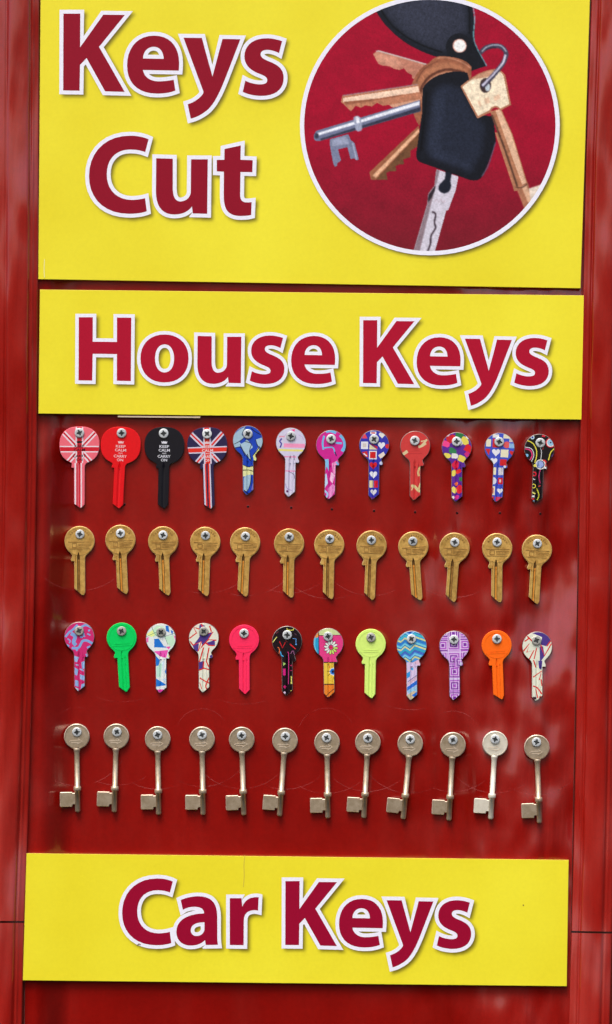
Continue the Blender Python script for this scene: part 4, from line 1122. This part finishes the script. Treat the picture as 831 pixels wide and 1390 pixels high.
# ---- large keep-calm keys
def big_key(layers, base, txt, glow=True):
    root = empty('keep_calm_key', (0, 0, 0))
    bow = []
    for k in range(57):
        a = math.radians(-58 + (296) * k / 56)
        c, s_ = math.cos(a), math.sin(a)
        bow.append((27.1 * math.copysign(abs(c) ** 0.84, c), 25.2 * math.copysign(abs(s_) ** 0.84, s_) + 0.4))
    bow += [(-11.2, -24.0), (-10.0, -25.6), (-11.0, -28.0), (-10.8, -30.2), (-9.2, -31.0), (-7.6, -30.6), (-7.4, -31.2), (7.3, -31.2), (7.6, -27.2), (9.6, -24.4)]
    fl_ = [False] * len(bow); fl_[bow.index((-7.4, -31.2))] = True
    blade = [(7.3, -31.2), (-7.4, -31.2), (-7.3, -79.4), (0.6, -85.0), (2.4, -85.2), (7.1, -80.0)]
    bf = [False] * len(blade); bf[0] = True
    gs = [(-2.8, 2.0, -22, -99, 1.2)]
    loops_, h = grooves(gs)
    lay = [(q, I(c)) for q, c in layers]
    b = plate('bow', bow, lay, KT, 0.6, I(base), I(base), root, fl_, hfun=h, extra=clipped(loops_, -31.19, True), zb=ZK)
    plate('blade', blade, lay, KT, 0.6, I(base), I(base), root, bf, hfun=h, extra=clipped(loops_, -31.21, False), zb=ZK)
    vs = []; fs = []
    for s_, y, w, hh in (('KEEP', -1.0, 13.2, 3.7), ('CALM', -6.1, 15.2, 3.7), ('AND', -10.2, 5.6, 1.7), ('CARRY', -14.4, 17.4, 3.8), ('ON', -19.4, 8.4, 3.7)):
        V_, F_ = text_loops(s_, 0, y, w, hh, 0.018)
        i0 = len(vs); vs += V_; fs += [tuple(q + i0 for q in f) for f in F_]
    cr = [(-3.2, 3.0), (3.2, 3.0), (4.2, 6.2), (2.2, 5.2), (1.2, 6.6), (0, 5.6), (-1.2, 6.6), (-2.2, 5.2), (-4.2, 6.2)]
    i0 = len(vs); vs += cr + [(0, 4.2)]
    fs += [(i0 + k, i0 + (k + 1) % 9, i0 + 9) for k in range(9)]
    zt = (ZK + KT + 0.07)
    f2 = []
    for f in fs:
        A2 = sum(vs[f[q]][0] * vs[f[(q+1) % len(f)]][1] - vs[f[(q+1) % len(f)]][0] * vs[f[q]][1] for q in range(len(f)))
        f2.append(f if A2 > 0 else f[::-1])
    mesh_obj('lettering', [(x * S, -zt * S, y * S) for x, y in vs], f2, [I(txt)], None, b)
    return root
def flag(white, red_, y0=-5.2):
    L = []
    for (x, y) in ((-30, 26), (30, 26), (-22, -30), (22, -30)):
        L.append((stroke([(0, y0), (x, y)], 6.4), white))
    for (x, y) in ((-30, 26), (30, 26), (-22, -30), (22, -30)):
        L.append((stroke([(0, y0), (x, y)], 2.3), red_))
    L += [(rect(-5.2, -24, 5.2, 30), white), (rect(-30, y0 - 4.4, 30, y0 + 4.4), white), (rect(-3.2, -24, 3.2, 30), red_), (rect(-30, y0 - 2.8, 30, y0 + 2.8), red_)]
    L += [(rect(-6.6, -90, -4.4, -24), white), (rect(-4.4, -90, -2.6, -24), red_), (rect(1.6, -90, 3.4, -24), white), (rect(-0.6, -90, 1.6, -24), red_)]
    return L
big = [
  (flag((232, 214, 220), (206, 24, 44)), (236, 106, 120), (30, 10, 16)),
  ([], (226, 8, 20), (236, 190, 190)),
  ([], (16, 14, 24), (220, 220, 226)),
  (flag((206, 200, 216), (226, 48, 34)), (40, 32, 72), (232, 206, 206))]
for i, (lay_, base, txt) in enumerate(big):
    k = big_key(lay_, base, txt); hx, hy, t, sx, sy = ROW1[i]
    place(k, hx, hy, t); tag(k, L1[i], 'key', 'coloured keys in the top row')

# ================================================================== SCREWS
def make_screw():
    root = empty('screw', (0, 0, 0))
    n = 28
    prof = [(6.5, 0.0), (6.6, 0.9), (6.35, 1.45), (5.9, 1.75), (4.9, 1.95)]
    v = []; f = []
    for r, h in prof:
        v += [(r * math.cos(2*math.pi*k/n) * S, -h * S, r * math.sin(2*math.pi*k/n) * S) for k in range(n)]
    for q in range(len(prof) - 1):
        for k in range(n):
            j = (k + 1) % n
            f.append((q*n + k, (q+1)*n + k, (q+1)*n + j, q*n + j)[::-1])
    # flat crown with the sunk cross
    cross = [(-0.95, 3.7), (-0.95, 1.5), (-1.5, 0.95), (-3.7, 0.95), (-3.7, -0.95), (-1.5, -0.95), (-0.95, -1.5), (-0.95, -3.7), (0.95, -3.7), (0.95, -1.5), (1.5, -0.95), (3.7, -0.95), (3.7, 0.95), (1.5, 0.95), (0.95, 1.5), (0.95, 3.7)]
    ticks = [stroke([(1.2 * c, 1.2 * s_), (3.0 * c, 3.0 * s_)], 1.0) for c, s_ in ((.707, .707), (-.707, .707), (-.707, -.707), (.707, -.707))]
    cross = [(x * 1.08, y * 1.08) for x, y in cross]
    out = circle(0, 0, 4.9, n)
    V, F, val = arrange([[ccw(out)]], [([ccw(cross)], 1)] + [([ccw(t_)], 2) for t_ in ticks])
    idx = {}; rv = []; rf = []; ridx = {}
    em = {}
    for fc, vl in zip(F, val):
        a, b, c = (int(q) for q in fc)
        if (V[b][0]-V[a][0])*(V[c][1]-V[a][1]) - (V[c][0]-V[a][0])*(V[b][1]-V[a][1]) < 0: b, c = c, b
        sunk = {1: 1.3, 2: 0.35}.get(vl, 0.0)
        for p, q in ((a, b), (b, c), (c, a)): em[(p, q)] = sunk
        tgt_v, tgt_f, ix = (rv, rf, ridx) if sunk else (v, f, idx)
        t3 = []
        for q in (a, b, c):
            kk = (q, sunk)
            if kk not in ix:
                r = math.hypot(*V[q]); h = 1.95 + 0.2 * max(0, 1 - (r / 4.9) ** 2) - sunk
                ix[kk] = len(tgt_v); tgt_v.append((V[q][0] * S, -h * S, V[q][1] * S))
            t3.append(ix[kk])
        tgt_f.append(tuple(t3))
    for (p, q), sk in list(em.items()):
        o = em.get((q, p))
        if o is not None and o > sk + 1e-6:
            i0 = len(rv)
            for (k_, dd) in ((p, sk), (p, o), (q, o), (q, sk)):
                r = math.hypot(*V[k_]); h = 1.95 + 0.2 * max(0, 1 - (r / 4.9) ** 2) - dd
                rv.append((V[k_][0] * S, -h * S, V[k_][1] * S))
            rf.append((i0, i0 + 1, i0 + 2, i0 + 3))
    mesh_obj('screw_head', v, f, [M['steel']], None, root)
    mesh_obj('cross_recess', rv, rf, [M['recess']], None, root)
    return root
screw0 = make_screw()
first = True
dull_head = screw0.children[0].data.copy()
if screw0.children[0].name.startswith('cross'): dull_head = screw0.children[1].data.copy()
dull_head.materials[0] = M['steel_dull']
random.seed(5)
def put_screw(x, y, depth_px, label, scale=1.0, dull=False):
    global first
    k = screw0 if first else copy_tree(screw0)
    first = False
    k.location = W(x, y, depth_px * S)
    k.rotation_mode = 'YXZ'
    k.rotation_euler = (LEAN + math.radians(random.uniform(-4, 4)), random.uniform(0, math.pi / 2), 0)
    k.scale = (scale, scale, scale)
    if dull:
        for ch in k.children:
            if ch.name.startswith('screw_head'): ch.data = dull_head
    tag(k, label, 'screw', 'cross-head screws holding the keys')
TOP = KT + ZK
for i, r in enumerate(ROW1): put_screw(r[3], r[4], TOP + 0.1, 'silver cross-head screw through the %s in the top row' % N1[i])
for i, r in enumerate(ROW2): put_screw(r[3], r[4], TOP + 0.1, 'silver cross-head screw through the brass key below the %s' % N1[i], 0.95)
for i, r in enumerate(ROW3): put_screw(r[3], r[4], TOP + 0.1, 'silver cross-head screw through the %s in the third row' % N3[i], 0.98, i in (0, 1, 2, 3, 7, 11))
for i, r in enumerate(ROW4): put_screw(r[3], r[4], 5.5, 'silver cross-head screw through the mortice key below the %s' % N3[i], 0.97)

# ================================================================== LIGHT AND CAMERA
SUN_EL, SUN_AZ = 58, 200       # degrees; the board faces -Y (south)
world = bpy.data.worlds.new('World'); scene.world = world; world.use_nodes = True
wn, wl = world.node_tree.nodes, world.node_tree.links
sky = wn.new('ShaderNodeTexSky'); sky.sky_type = 'NISHITA'; sky.sun_disc = False
sky.sun_elevation = math.radians(SUN_EL); sky.sun_rotation = math.radians(SUN_AZ)
sky.air_density = 1.0; sky.dust_density = 4.0; sky.ozone_density = 1.0
wl.new(sky.outputs['Color'], wn['Background'].inputs['Color'])
wn['Background'].inputs['Strength'].default_value = 0.12

sl = bpy.data.lights.new('sun', 'SUN'); sl.energy = 1.4; sl.angle = math.radians(26); sl.color = (1.0, 0.95, 0.88)
so = bpy.data.objects.new('sun', sl); COL.objects.link(so)
az = math.radians(SUN_AZ); el = math.radians(SUN_EL)
dirv = Vector((math.sin(az) * math.cos(el), math.cos(az) * math.cos(el), math.sin(el)))   # towards the sun
so.rotation_euler = dirv.to_track_quat('Z', 'Y').to_euler()
so.location = (0, -1, 1.5)

cam = bpy.data.cameras.new('camera'); co = bpy.data.objects.new('camera', cam); COL.objects.link(co)
cam.sensor_fit = 'VERTICAL'; cam.sensor_height = 24; cam.lens = 24 * D0 / (1390 * S)
cam.clip_start = 0.05; cam.clip_end = 100
co.matrix_world = Matrix.Rotation(LEAN, 4, 'X') @ Matrix.Translation((0, -D0, 0)) @ Matrix.Rotation(-ROLL, 4, 'Y') @ Matrix.Rotation(math.radians(90), 4, 'X')
scene.camera = co
scene.view_settings.view_transform = 'Standard'; scene.view_settings.look = 'None'
scene.view_settings.gamma = 1.0; scene.view_settings.exposure = 1.0
